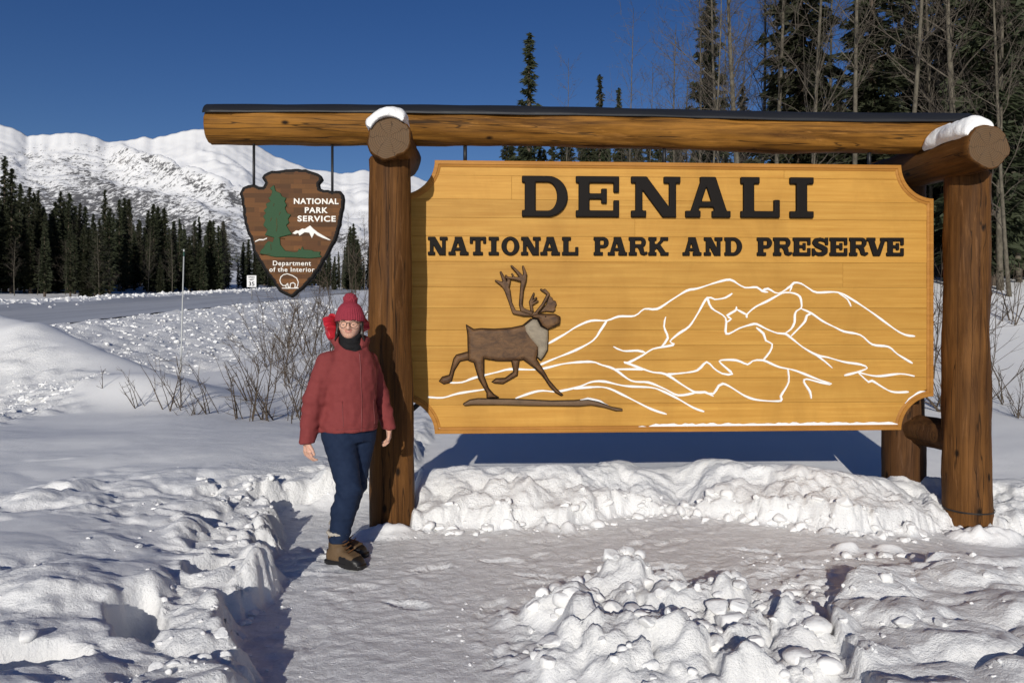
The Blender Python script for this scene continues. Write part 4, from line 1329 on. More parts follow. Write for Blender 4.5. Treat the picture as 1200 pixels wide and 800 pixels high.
m = mat('arrowhead_wood', (0.2, 0.1, 0.05), 0.6, 0.15)
t = NT(m)
tc = t.n('TexCoord')
mp = t.n('Mapping', {'Vector': tc.outputs['Object'], 'Rotation': (R(90), 0, 0)}).outputs['Vector']
bk = t.n('TexBrick', {'Vector': mp, 'Scale': 1.0, 'Mortar Size': 0.0006, 'Brick Width': 0.17, 'Row Height': 0.038, 'Color1': (0.05, 0.026, 0.014, 1), 'Color2': (0.25, 0.125, 0.058, 1), 'Mortar': (0.05, 0.027, 0.015, 1), 'Bias': -0.15}, offset=0.37, squash=0.7, squash_frequency=3)
bk2 = t.n('TexBrick', {'Vector': mp, 'Scale': 1.0, 'Mortar Size': 0.0, 'Brick Width': 0.31, 'Row Height': 0.038, 'Color1': (0.10, 0.055, 0.03, 1), 'Color2': (0.22, 0.105, 0.055, 1), 'Mortar': (0.1, 0.05, 0.03, 1)}, offset=0.61)
c = t.mix(0.45, bk.outputs['Color'], bk2.outputs['Color'])
gr = t.noise(t.coords((5, 5, 90)), 1.0, 4)
c = t.mix(t.math('MULTIPLY', gr, 0.45), c, (0.045, 0.022, 0.011))
c = t.n('HueSaturation', {'Color': c, 'Saturation': 1.15, 'Value': 0.88}).outputs['Color']
t.set('Base Color', c)
M_ARROW = m
M_GREEN = mat('sign_green', (0.018, 0.062, 0.024), 0.6, 0.2)
M_OWHITE = mat('sign_white', (0.78, 0.75, 0.69), 0.5, 0.3)
M_EDGE = mat('sign_black_edge', (0.006, 0.005, 0.005), 0.6, 0.12)
AO = [(325, 770), (290, 755), (255, 735), (215, 680), (175, 620), (130, 555), (100, 500), (85, 430), (60, 370), (45, 300), (40, 240), (28, 180), (45, 145), (75, 128), (110, 128), (135, 138), (160, 140), (170, 118), (155, 90),
      (165, 70), (210, 50), (250, 46), (290, 38), (340, 36), (400, 40), (450, 55), (490, 75), (503, 100), (480, 125), (485, 150), (530, 160), (600, 165), (622, 185), (622, 240), (612, 310), (595, 380), (570, 450), (535, 520),
      (500, 575), (460, 640), (420, 690), (380, 725)]
# knapped edge
AP = []
rs = random.Random(5)
for i in range(len(AO)):
    a, b = Vector(AO[i]), Vector(AO[(i + 1) % len(AO)])
    k = max(1, int((b - a).length / 20))
    for j in range(k):
        p = a.lerp(b, j / k)
        nrm = Vector(((b - a).y, -(b - a).x)).normalized()
        AP.append(tuple(p + nrm * rs.uniform(-3.4, 3.4)))
AP = [AD(*p) for p in AP]


def ac(name, pts, depth, mats, h=0.003, rnd_=0.003, edge=None, base=0.0, parent=None):
    P = [AD(*p) for p in pts]
    us_, zs_ = [p[0] for p in P], [p[1] for p in P]
    me = relief(name, lambda U, Z: poly_sdf(U, Z, P), (min(us_), max(us_), min(zs_), max(zs_)), h, AF + 0.003, AF - depth, rnd_, mats, edge)
    return obj(name, me, parent or arrow)


us_, zs_ = [p[0] for p in AP], [p[1] for p in AP]
obj('panel', relief('panel', lambda U, Z: poly_sdf(U, Z, AP), (min(us_), max(us_), min(zs_), max(zs_)), 0.0065, AF + 0.055, AF, 0.010, (M_ARROW, M_EDGE), 0.025, smooth=False), arrow)
ac('tree_emblem', [(225, 130), (235, 165), (262, 178), (270, 195), (295, 205), (286, 225), (298, 245), (288, 262), (300, 290), (322, 300), (305, 325), (312, 345), (296, 360), (310, 385), (327, 410), (290, 420), (258, 428), (262, 470),
                   (290, 505), (345, 512), (360, 508), (365, 490), (376, 500), (384, 478), (395, 497), (440, 500), (450, 508), (490, 510), (485, 525), (497, 540), (430, 548), (330, 542), (230, 540), (143, 520), (150, 500), (165, 488), (175, 468), (190, 450),
                   (218, 455), (225, 430), (172, 415), (188, 385), (163, 360), (175, 330), (163, 310), (178, 290), (165, 275), (185, 258), (178, 238), (205, 225), (192, 205), (208, 190), (215, 165), (200, 150)], 0.010, (M_GREEN,))
ac('mountain_emblem', [(328, 405), (350, 388), (365, 390), (385, 378), (400, 380), (430, 360), (450, 380), (475, 400), (500, 415), (548, 443), (540, 446), (500, 432), (470, 418), (455, 405), (440, 434), (425, 403), (400, 400), (370, 420), (362, 404), (345, 412)], 0.009, (M_OWHITE,), 0.0022)
ac('mountain_emblem', [(115, 450), (140, 437), (165, 438), (186, 429), (186, 437), (165, 446), (142, 446), (118, 456)], 0.009, (M_OWHITE,), 0.0022)
for q in ([(264, 690), (258, 672), (264, 652), (278, 640), (300, 635), (330, 645), (354, 660), (363, 682), (359, 704), (352, 714)], [(352, 714), (343, 713), (346, 694), (334, 685), (319, 690), (316, 712), (306, 712), (303, 692)],
          [(264, 690), (276, 702), (290, 702), (303, 690)], [(272, 716), (300, 717), (362, 716)], [(292, 702), (294, 713)]):
    P = [AD(*p) for p in q]
    obj('bison_emblem', relief('bison_emblem', lambda U, Z: stroke_sdf(U, Z, P, 0.0042), (min(p[0] for p in P) - .006, max(p[0] for p in P) + .006, min(p[1] for p in P) - .006, max(p[1] for p in P) + .006), 0.0022, AF + 0.003, AF - 0.008, 0.001, (M_OWHITE,)), arrow)
# light veins in the tree
for a, b in (((240, 320), (243, 372)), ((238, 395), (243, 372)), ((255, 300), (262, 285)), ((205, 335), (212, 318)), ((222, 250), (226, 235)), ((210, 500), (206, 465)), ((250, 430), (285, 436)), ((150, 526), (205, 524))):
    P = [AD(*a), AD(*b)]
    obj('tree_mark', relief('tree_mark', lambda U, Z: stroke_sdf(U, Z, P, 0.0022), (min(P[0][0], P[1][0]) - .005, max(P[0][0], P[1][0]) + .005, min(P[0][1], P[1][1]) - .005, max(P[0][1], P[1][1]) + .005), 0.002, AF, AF - 0.0125, 0.0008, (M_ARROW,)), arrow)


def glyphs(me):
    """one mesh for each letter of a line of text"""
    par = list(range(len(me.vertices)))
    def find(a):
        while par[a] != a: par[a] = par[par[a]]; a = par[a]
        return a
    for p in me.polygons:
        for v in p.vertices[1:]: par[find(v)] = find(p.vertices[0])
    comp = {}
    for p in me.polygons: comp.setdefault(find(p.vertices[0]), []).append(tuple(p.vertices))
    rng_ = sorted([min(me.vertices[v].co.x for f in fs for v in f), max(me.vertices[v].co.x for f in fs for v in f), fs] for fs in comp.values())
    out = []
    for a, b, fs in rng_:
        if out and a < out[-1][1] - 0.3 * (b - a): out[-1][1] = max(b, out[-1][1]); out[-1][2] = out[-1][2] + fs
        else: out.append([a, b, fs])
    res = []
    for a, b, fs in out:
        ids_ = sorted({v for f in fs for v in f}); mp_ = {v: i for i, v in enumerate(ids_)}
        m1 = bpy.data.meshes.new('letter'); m1.from_pydata([me.vertices[v].co[:] for v in ids_], [], [tuple(mp_[v] for v in f) for f in fs])
        m1.materials.append(M_OWHITE); m1.update(); res.append(m1)
    return res


def text_part(txt, x0, x1, yt, yb, bold, cap_only=True):
    cu = bpy.data.curves.new('text', 'FONT')
    cu.body = txt; cu.size = 1.0; cu.extrude = 0.0; cu.offset = bold
    cu.space_character = 1.12
    o = bpy.data.objects.new('text', cu); COL.objects.link(o)
    bpy.context.view_layer.update()
    me = bpy.data.meshes.new_from_object(o.evaluated_get(bpy.context.evaluated_depsgraph_get()))
    bpy.data.objects.remove(o, do_unlink=True); bpy.data.curves.remove(cu)
    xs_ = [v.co.x for v in me.vertices]; ys_ = [v.co.y for v in me.vertices]
    u0, z1 = AD(x0, yt); u1, z0 = AD(x1, yb)
    ax, bx, ay, by = min(xs_), max(xs_), min(ys_), max(ys_)
    for v in me.vertices:
        x, y = v.co.x, v.co.y
        v.co = (u0 + (x - ax) / (bx - ax) * (u1 - u0), AF - 0.006, z0 + (y - ay) / (by - ay) * (z1 - z0))
    me.materials.clear(); me.materials.append(M_OWHITE)
    for m1 in glyphs(me):
        o = obj('letter', m1, arrow)
        md = o.modifiers.new('thick', 'SOLIDIFY'); md.thickness = 0.005; md.offset = 0


text_part('NATIONAL', 338, 592, 206, 241, 0.028)
text_part('PARK', 400, 531, 257, 291, 0.028)
text_part('SERVICE', 359, 576, 305, 340, 0.028)
text_part('Department', 219, 435, 561, 597, 0.012)
text_part('of the Interior', 199, 455, 597, 624, 0.012)
for cx, cy in ((104, 150), (552, 180)):
    u, z = AD(cx, cy)
    mb = MB(); mb.tube([(u, TA - 0.01, z - 0.03), (u, TA - 0.01, 2.98)], 0.011, 8)
    obj('hanger_rod', mb.mesh('hanger_rod', True, (M_IRON,)), arrow)

# ------------------------------------------------------------------ snow left on the logs
def snow_cap(name, label, cx, cy, cz, r, L, th, rot, seed, a0, a1):
    """snow lying along the top of a log of radius r: cz is the log's axis, a0..a1 the arc it covers (degrees, 90 is up)"""
    h = 0.0095
    def f(X, Y, Z):
        q = np.sqrt(X ** 2 + Z ** 2); an = np.degrees(np.arctan2(Z, X))
        mid, half = (a0 + a1) / 2, (a1 - a0) / 2
        e1 = np.abs(Y) / L + 0.10 * pn(X * 7 + seed, Z * 7, seed); e2 = np.abs(an - mid) / half + 0.12 * pn(Y * 6 + seed, Z * 6, seed + 1)
        k = np.sqrt(np.maximum(0.0, 1 - np.clip(e1, 0, 1) ** 5)) * np.sqrt(np.maximum(0.0, 1 - np.clip(e2, 0, 1) ** 4))
        t = th * k * (0.85 + 0.30 * fbm(X * 6 + seed, Y * 6, seed + 2, 3)) - 0.02 * (np.maximum(e1, e2) > 1)
        return np.maximum(q - r - t, r - 0.02 - q)
    m_ = r + th + 0.05
    me = sdf_mesh(name, f, ar(-m_, m_, h), ar(-L * 1.15, L * 1.15, h), ar(0.0, m_ + 0.03, h), (M_SNOW,))
    o = obj(name, me, loc=(cx, cy, cz))
    o.rotation_euler = (0, 0, rot)
    return tag(o, label, 'snow')


cx, cy = to_world(0.03, -0.10)
snow_cap('snow_cap', 'white clump of snow on top of the left cross log end', cx, cy, 2.85, 0.158, 0.19, 0.075, SIGN_A, 3, 48, 156)
cx, cy = 3.58, 5.92
snow_cap('snow_cap', 'long white slab of snow on top of the right cross log', cx, cy, 2.85, 0.169, 0.27, 0.095, SIGN_A + R(2), 6, 66, 148)

# ------------------------------------------------------------------ trees
def bark_mat(name, a, b, sc=(6, 6, 1.2)):
    m = mat(name, a, 0.8, 0.15)
    t = NT(m)
    c = t.mix(t.ramp(t.noise(t.coords(sc), 3.0, 5, 0.65), [(0.35, (0, 0, 0)), (0.65, (1, 1, 1))]), a, b)
    t.set('Base Color', c)
    return m


def needle_mat(name, a, b):
    m = mat(name, a, 0.65, 0.2)
    t = NT(m)
    oi = t.n('ObjectInfo').outputs['Random']
    n = t.noise(t.coords((1, 1, 1)), 2.3, 4, 0.6)
    c = t.mix(n, a, b)
    hs = t.n('HueSaturation', {'Color': c, 'Hue': t.math('ADD', 0.48, t.math('MULTIPLY', oi, 0.035)), 'Value': t.math('ADD', 0.75, t.math('MULTIPLY', oi, 0.5))}).outputs['Color']
    t.set('Base Color', hs)
    return m


M_NEEDLE = needle_mat('spruce_needles', (0.020, 0.028, 0.014), (0.052, 0.056, 0.030))
M_SPRUCE_BARK = bark_mat('spruce_bark', (0.055, 0.042, 0.032), (0.13, 0.10, 0.075))
M_ASPEN = bark_mat('aspen_bark', (0.065, 0.057, 0.043), (0.15, 0.132, 0.10), (4, 4, 2))
M_TWIG = bark_mat('aspen_twigs', (0.06, 0.05, 0.04), (0.125, 0.107, 0.085))
M_SHRUB = bark_mat('willow_stems', (0.045, 0.032, 0.024), (0.11, 0.085, 0.062))


def trunk_mesh(H, r, seed, top=0.02, bend=0.02, n=8):
    mb = MB(); rs = random.Random(seed)
    k = 14
    ph = rs.uniform(0, 6)
    pts = [(bend * H * 0.3 * math.sin(i / k * 3 + ph) - bend * H * 0.3 * math.sin(ph), bend * H * 0.3 * math.cos(i / k * 2.3 + ph) - bend * H * 0.3 * math.cos(ph), H * i / k - (0.5 if i == 0 else 0)) for i in range(k + 1)]
    rad = [r * (1 - i / k) ** 0.8 + top for i in range(k + 1)]
    rad[0] *= 1.25
    mb.tube(pts, rad, n)
    return mb, pts


def spruce(seed, H, R0, n_br, base=0.06, ragged=0.4, tuft=0.2, dens=15):
    """crown of needle sprays on drooping limbs, and a trunk"""
    g = np.random.default_rng(seed)
    T, Fc = [], []
    tri, sticks = [], []
    for b in range(n_br):
        t = base + (1 - base) * (b + g.random()) / n_br
        z = H * t
        prof = (1 - t) ** 0.75 * (0.35 + 0.65 * min(1, (t - base + 0.05) / 0.25))
        L = R0 * prof * (1 - ragged + 2 * ragged * g.random() * 0.8) + 0.08
        if g.random() < 0.10: L *= 0.3
        az = g.random() * 2 * np.pi
        d = np.array([math.cos(az), math.sin(az), 0.0]); side = np.array([-d[1], d[0], 0.0])
        droop = (0.55 - 0.75 * t) * (0.7 + 0.6 * g.random())
        nn = max(4, int(dens * (L / R0 + 0.25)))
        s = g.random(nn) ** 0.75
        lat = (g.random(nn) - 0.5) * 0.55 * L * (1.05 - s) + (g.random(nn) - .5) * 0.08
        zz = z - droop * L * s ** 1.2 + 0.18 * L * s ** 3 + (g.random(nn) - 0.5) * 0.1
        P = d[None] * (s * L)[:, None] + side[None] * lat[:, None]
        P[:, 2] = zz
        w = tuft * (0.6 + 0.8 * g.random(nn)) * (0.75 + 0.5 * (1 - t))
        dirs = d[None] * (0.6 + 0.5 * g.random(nn))[:, None] + side[None] * (np.sign(lat) * 0.7 * g.random(nn))[:, None]
        dirs[:, 2] = -0.25 + 0.6 * (g.random(nn) - 0.5)
        dirs /= np.linalg.norm(dirs, axis=1, keepdims=True)
        q = np.cross(dirs, g.normal(size=(nn, 3))); q /= np.linalg.norm(q, axis=1, keepdims=True) + 1e-9
        a = P - dirs * (w * 0.5)[:, None] - q * (w * 0.22)[:, None]
        b2 = P - dirs * (w * 0.5)[:, None] + q * (w * 0.22)[:, None]
        c = P + dirs * (w * 0.75)[:, None]
        q2 = np.cross(dirs, q)
        e = P - dirs * (w * 0.2)[:, None] - q2 * (w * 0.2)[:, None]; f_ = P - dirs * (w * 0.2)[:, None] + q2 * (w * 0.2)[:, None]
        h = P + dirs * (w * 0.6)[:, None] - np.array([[0, 0, 0.25]]) * w[:, None]
        tri.append(np.stack([a, b2, c], 1)); tri.append(np.stack([e, f_, h], 1))
    tri = np.concatenate(tri, 0)
    crown = mesh_np('spruce_crown', tri.reshape(-1, 3), np.arange(len(tri) * 3).reshape(-1, 3), False, (M_NEEDLE,))
    mb, _ = trunk_mesh(H * 0.97, H * 0.011 + 0.03, seed, 0.012, 0.0)
    return mb.mesh('spruce_trunk', True, (M_SPRUCE_BARK,)), crown


def aspen(seed, H, r, n_br, start=0.3, spread=1.0, twig_r=0.007):
    g = np.random.default_rng(seed)
    mb, pts = trunk_mesh(H, r, seed, 0.008, 0.06, 8)
    P = np.array(pts)
    segs = []

    def limb(p, d, L, r0, k, lvl):
        cur = np.array(p, float); dd = np.array(d, float)
        out = [cur.copy()]
        for i in range(k):
            dd = dd + g.normal(size=3) * 0.13 + np.array([0, 0, 0.07 if lvl < 2 else 0.03])
            dd /= np.linalg.norm(dd)
            nx = cur + dd * L / k
            ra, rb = r0 * (1 - i / k * 0.75), r0 * (1 - (i + 1) / k * 0.75)
            segs.append((*cur, ra, *nx, rb)); cur = nx; out.append(cur.copy())
        if lvl < 3:
            nb = [0, 7, 4][lvl] if lvl else 0
            nb = int(nb * (0.6 + 0.7 * g.random()))
            for _ in range(nb):
                j = g.integers(1, k + 1); q = g.random()
                pp = out[j - 1] + (out[j] - out[j - 1]) * q
                nd = dd * 0.75 + g.normal(size=3) * 0.55 + np.array([0, 0, 0.15]); nd /= np.linalg.norm(nd)
                limb(pp, nd, L * (0.28 + 0.3 * g.random()), max(r0 * 0.42, twig_r * 0.7), 2 if lvl == 2 else 3, lvl + 1)
    for b in range(n_br):
        t = start + (0.98 - start) * ((b + g.random()) / n_br)
        i = min(int(t * 14), 13); q = t * 14 - i
        p = P[i] + (P[i + 1] - P[i]) * q
        az = g.random() * 2 * np.pi
        up = 0.65 + 0.7 * g.random()
        d = np.array([math.cos(az), math.sin(az), up]); d /= np.linalg.norm(d)
        L = spread * H * (0.07 + 0.17 * (1 - t)) * (0.5 + 0.8 * g.random())
        limb(p, d, L, max(r * 0.32 * (1 - t) + twig_r * 0.9, twig_r), 4, 1)
    V, Fq = tubes_np(segs, 3)
    return mb.mesh('aspen_trunk', True, (M_ASPEN,)), mesh_np('aspen_crown', V, Fq, False, (M_TWIG,))


def shrub(seed, H, stems, lean=0.5, twigs=7, r=0.007, spread=0.15):
    g = np.random.default_rng(seed)
    segs_s, segs_t = [], []
    for s in range(stems):
        p = np.array([g.normal() * spread, g.normal() * spread, -0.08])
        d = np.array([g.normal() * lean, g.normal() * lean, 1.0]); d /= np.linalg.norm(d)
        L = H * (0.55 + 0.5 * g.random()); k = 6
        rr0 = r * (0.7 + 0.6 * g.random())
        for i in range(k):
            d = d + g.normal(size=3) * 0.07; d /= np.linalg.norm(d)
            q = p + d * L / k
            segs_s.append((*p, rr0 * (1 - 0.8 * i / k), *q, rr0 * (1 - 0.8 * (i + 1) / k)))
            if i >= 1:
                for _ in range(g.poisson(twigs / 5)):
                    nd = d * 0.8 + g.normal(size=3) * 0.45; nd /= np.linalg.norm(nd)
                    u = g.random(); a = p + (q - p) * u; l = L * (0.12 + 0.22 * g.random())
                    m_ = a + nd * l * 0.5; nd2 = nd + g.normal(size=3) * 0.2 + np.array([0, 0, 0.2]); nd2 /= np.linalg.norm(nd2)
                    segs_t.append((*a, rr0 * 0.45, *m_, rr0 * 0.35)); segs_t.append((*m_, rr0 * 0.35, *(m_ + nd2 * l * 0.5), rr0 * 0.15))
                    if g.random() < 0.6:
                        nd3 = nd + g.normal(size=3) * 0.5; nd3 /= np.linalg.norm(nd3)
                        segs_t.append((*m_, rr0 * 0.3, *(m_ + nd3 * l * 0.4), rr0 * 0.12))
            p = q
    V, Fq = tubes_np(segs_s, 5)
    V2, F2 = tubes_np(segs_t, 3) if segs_t else (None, None)
    a = mesh_np('shrub_stems', V, Fq, True, (M_SHRUB,))
    b = mesh_np('shrub_twigs', V2, F2, False, (M_SHRUB,)) if segs_t else None
    return a, b


def place(name, meshes, part_names, x, y, h_scale, rz, label, cat, group, w_scale=None, z=None, tilt=0.0):
    o = empty(name, (x, y, zland(x, y) - 0.05 if z is None else z), rz)
    o.rotation_euler = (tilt, tilt * 0.5, rz)
    w = w_scale or h_scale
    o.scale = (w, w, h_scale)
    for me, nm in zip(meshes, part_names):
        if me is not None:
            p_ = obj(nm, me, o)
            if nm in ('stems', 'twigs'): p_['kind'] = 'stuff'
    return tag(o, label, cat, group)


# kinds, each about ten metres tall, scaled when set out
SPR = [spruce(11, 10, 1.05, 330, 0.05, 0.45, 0.24, 17), spruce(12, 10, 0.80, 330, 0.07, 0.5, 0.22, 16), spruce(13, 10, 1.35, 360, 0.04, 0.4, 0.26, 19), spruce(14, 10, 0.95, 300, 0.10, 0.55, 0.22, 17), spruce(15, 10, 0.62, 300, 0.08, 0.5, 0.19, 14)]
ASP = [aspen(21, 10, 0.062, 34, 0.30, 1.1, .006), aspen(22, 10, 0.050, 38, 0.2, 1.25, .006), aspen(23, 10, 0.055, 30, 0.40, 1.0, .006), aspen(24, 10, 0.040, 42, 0.15, 1.35, .006), aspen(25, 10, 0.035, 30, 0.15, 1.1, .006)]
ru = random.Random(19)
TC = ('trunk', 'crown')

# the wood behind the right end of the sign
RIGHT_SPRUCE = [  # px of the trunk, distance, height, kind
    (830, 27, 11.0, 1), (938, 25, 14.0, 2), (1022, 24, 13.2, 0), (1062, 29, 14.5, 3), (1085, 31, 13.0, 1), (1110, 25, 13.2, 1), (1160, 22, 14.0, 2), (1180, 27, 15, 0), (1215, 24, 14, 2), (1145, 33, 15, 3),
    (1005, 34, 13, 4), (960, 36, 11.5, 1), (905, 38, 10.5, 4), (870, 36, 9.5, 3), (1040, 38, 13, 4), (1100, 40, 15, 4), (1190, 38, 15, 1), (1240, 32, 16, 0), (985, 42, 12, 4), (1260, 27, 14, 3), (1290, 36, 17, 2), (850, 44, 9.5, 0),
    (925, 46, 11, 3), (890, 50, 10.5, 1), (1130, 46, 14, 4), (1070, 48, 14, 3), (1020, 52, 13, 3), (1175, 50, 15, 4), (1230, 46, 18, 2), (805, 50, 8.2, 2), (1320, 30, 14, 1), (1360, 35, 16, 0), (1200, 31, 15, 3), (1118, 29, 9, 0)]
OWN = {830: 'leftmost tall spruce of the wood, its tip over the beam', 938: 'broad dark spruce above the beam over the letter L', 1022: 'dark spruce above the beam right of the letters', 1110: 'narrow dark spruce over the left edge of the right cross log\'s snow',
       1160: 'big dense spruce behind the right cross log end', 1215: 'dense spruce cut by the right edge of the picture'}
for px, d, h, k in RIGHT_SPRUCE:
    place('spruce_tree', SPR[k], TC, (px - 600) / F * d, d, h / 10, ru.uniform(0, 6.28), OWN.get(px, 'tall dark spruce deeper in the wood behind the right half of the sign'), 'tree', 'spruces in the wood behind the sign', h / 10 * ru.uniform(0.85, 1.15))
RIGHT_ASPEN = [
    (872, 23, 13.5, 0), (850, 25, 12, 1), (905, 24, 14, 2), (950, 22, 13.5, 1), (1000, 22, 14, 2), (1052, 21, 14, 2), (1092, 24, 14, 3), (1128, 21, 14, 0), (1136, 26, 13, 1),
    (1145, 23, 15, 3), (1172, 21, 13, 2), (1195, 23, 14, 1), (815, 26, 11, 1), (790, 27, 9.5, 3), (885, 30, 14, 1), (935, 30, 14, 3), (980, 31, 15, 0), (1035, 30, 15, 1), (1078, 33, 16, 2), (1110, 32, 15, 0), (1160, 31, 15, 2), (1210, 29, 15, 0),
    (840, 33, 12, 3), (862, 40, 13, 0), (1225, 23, 14, 3), (1250, 24, 13, 2), (812, 36, 10.5, 2), (1183, 20, 12, 4), (828, 22, 9.5, 4)]
OWN_A = {872: 'pale aspen stem between the two leftmost tall spruces', 790: 'leftmost bare aspen at the edge of the wood', 1128: 'forked-looking bare aspen stem just left of the right post', 1183: 'thin bare sapling at the far right, nearest of the aspens'}
for px, d, h, k in RIGHT_ASPEN:
    place('aspen_tree', ASP[k], TC, (px - 600) / F * d, d, h / 10, ru.uniform(0, 6.28), OWN_A.get(px, 'bare pale-stemmed aspen among the spruces behind the sign'), 'tree', 'bare aspens behind the sign', h / 10 * ru.uniform(0.9, 1.15), tilt=ru.gauss(0, 0.05))
# single tops that show over the beam
for px, d, h, k, lab in ((620, 38, 12.7, 4, 'lone narrow spruce top rising highest over the middle of the beam'), (703, 42, 11.7, 4, 'small spruce top over the beam, taller of the pair'), (725, 44, 11.5, 4, 'small spruce top over the beam, shorter of the pair'),
                         (686, 46, 10.8, 4, 'tiny spruce tip just clearing the beam left of the pair')):
    place('spruce_tree', SPR[k], TC, (px - 600) / F * d, d, h / 10, px, lab, 'tree', 'spruce tops over the beam', h / 10 * (1.25 if px == 620 else 0.95))
for px, d, h, k, lab in ((738, 28, 10.3, 4, 'thin bare aspen over the beam, tallest left of the wood'), (757, 30, 8.6, 3, 'spreading bare treetop over the beam at the wood\'s edge'), (660, 34, 10.2, 4, 'wispy bare sapling top between the lone spruce and the pair')):
    place('aspen_tree', ASP[k], TC, (px - 600) / F * d, d, h / 10, px * 1.7, lab, 'tree', None, h / 10 * 0.8)
# low growth that fills the strip between beam and board
for i in range(26):
    px = 592 + i * 9.5 + ru.uniform(-4, 4); d = ru.uniform(36, 55)
    h = (365 - ru.uniform(150, 178)) / F * d + EYE - (2.6 + .22 + 0.03 * (d - 24)) + 0.2
    place('spruce_tree', SPR[ru.randrange(4)], TC, (px - 600) / F * d, d, h / 10, ru.uniform(0, 6), 'short spruce seen in the slit between beam and board', 'tree', 'spruces in the slit under the beam', h / 10 * ru.uniform(0.9, 1.4))

# the row beyond the road, left
spots = []
for i in range(235):
    px = -60 + 520 * ((i * 0.618) % 1)
    d = ru.uniform(44, 62) if px < 120 else ru.uniform(56, 80) if px < 300 else ru.uniform(76, 100)
    x = (px - 600) / F * d
    if x > -24.5 and d < 75: x = -24.5 - ru.uniform(0, 4)
    topy = np.interp(px, [-60, 20, 60, 140, 200, 260, 300, 360, 460], [215, 225, 238, 245, 252, 265, 270, 285, 300]) + ru.gauss(12, 16)
    spots.append((x, d, topy))
for i, (px, d, ty) in enumerate(((14, 47, 196), (45, 50, 222), (128, 52, 246), (140, 56, 233), (180, 60, 238), (262, 70, 262), (247, 68, 258), (228, 66, 258), (88, 54, 240))):
    spots.append(((px - 600) / F * d, d, ty))
for i, (x, d, ty) in enumerate(spots):
    zb = zland(x, d)
    h = max(3.0, EYE + (365 - ty) / F * d - zb)
    if i == len(spots) - 9: lab, gr = 'tallest dark spruce at the left edge beyond the road', None
    else: lab, gr = 'dark spruce in the dense row beyond the curving road', 'spruces beyond the road'
    place('spruce_tree', SPR[ru.randrange(5)], TC, x, d, h / 10, ru.uniform(0, 6.28), lab, 'tree', gr, h / 10 * ru.uniform(0.85, 1.45), z=zb - 0.1)
for i in range(30):
    px = -30 + 480 * ((i * 0.618 + 0.3) % 1); d = ru.uniform(42, 54) if px < 150 else ru.uniform(52, 66) if px < 300 else ru.uniform(68, 84)
    x = (px - 600) / F * d
    if x > -24: x = min(x, -24 - ru.uniform(0, 2)) if d < 66 else x
    zb = zland(x, d); h = (345 - ru.uniform(250, 290)) / F * d
    place('aspen_tree', ASP[ru.randrange(5)], TC, x, d, h / 10, ru.uniform(0, 6.28), 'bare pale sapling along the front of the spruces beyond the road', 'tree', 'bare saplings beyond the road', h / 10 * 1.1, z=zb - 0.1)

# spruces on the far lower slopes: nobody could count them
Xm, Dm, Zm = MV
V, Fq = [], []
g = np.random.default_rng(5)
cnt = 0
for i in range(26000):
    a = g.integers(120, Xm.shape[0] - 200) if g.random() < 0.3 else g.integers(200, 400)
    b = int(g.random() ** 1.4 * 105)
    x, y, z = Xm[a, b] + g.normal() * 4, Dm[a, b] + g.normal() * 8, Zm[a, b]
    if pn(np.array([x * 0.004]), np.array([y * 0.003]), 8)[0] + (0.35 - b / 80) < g.normal() * 0.25: continue
    h = g.uniform(7, 15); r = h * 0.13; n0 = len(V)
    for k in range(5):
        th = 6.283 * k / 5 + g.random()
        V.append((x + r * math.cos(th), y + r * math.sin(th), z - 3))
    V.append((x, y, z + h))
    Fq += [(n0 + k, n0 + (k + 1) % 5, n0 + 5) for k in range(5)]
wood = obj('distant_spruce_wood', mesh_np('distant_spruce_wood', V, Fq, False, (M_NEEDLE,)))
tag(wood, 'far dark spruce wood scattered over the lower mountain slopes', 'wood', kind='stuff')

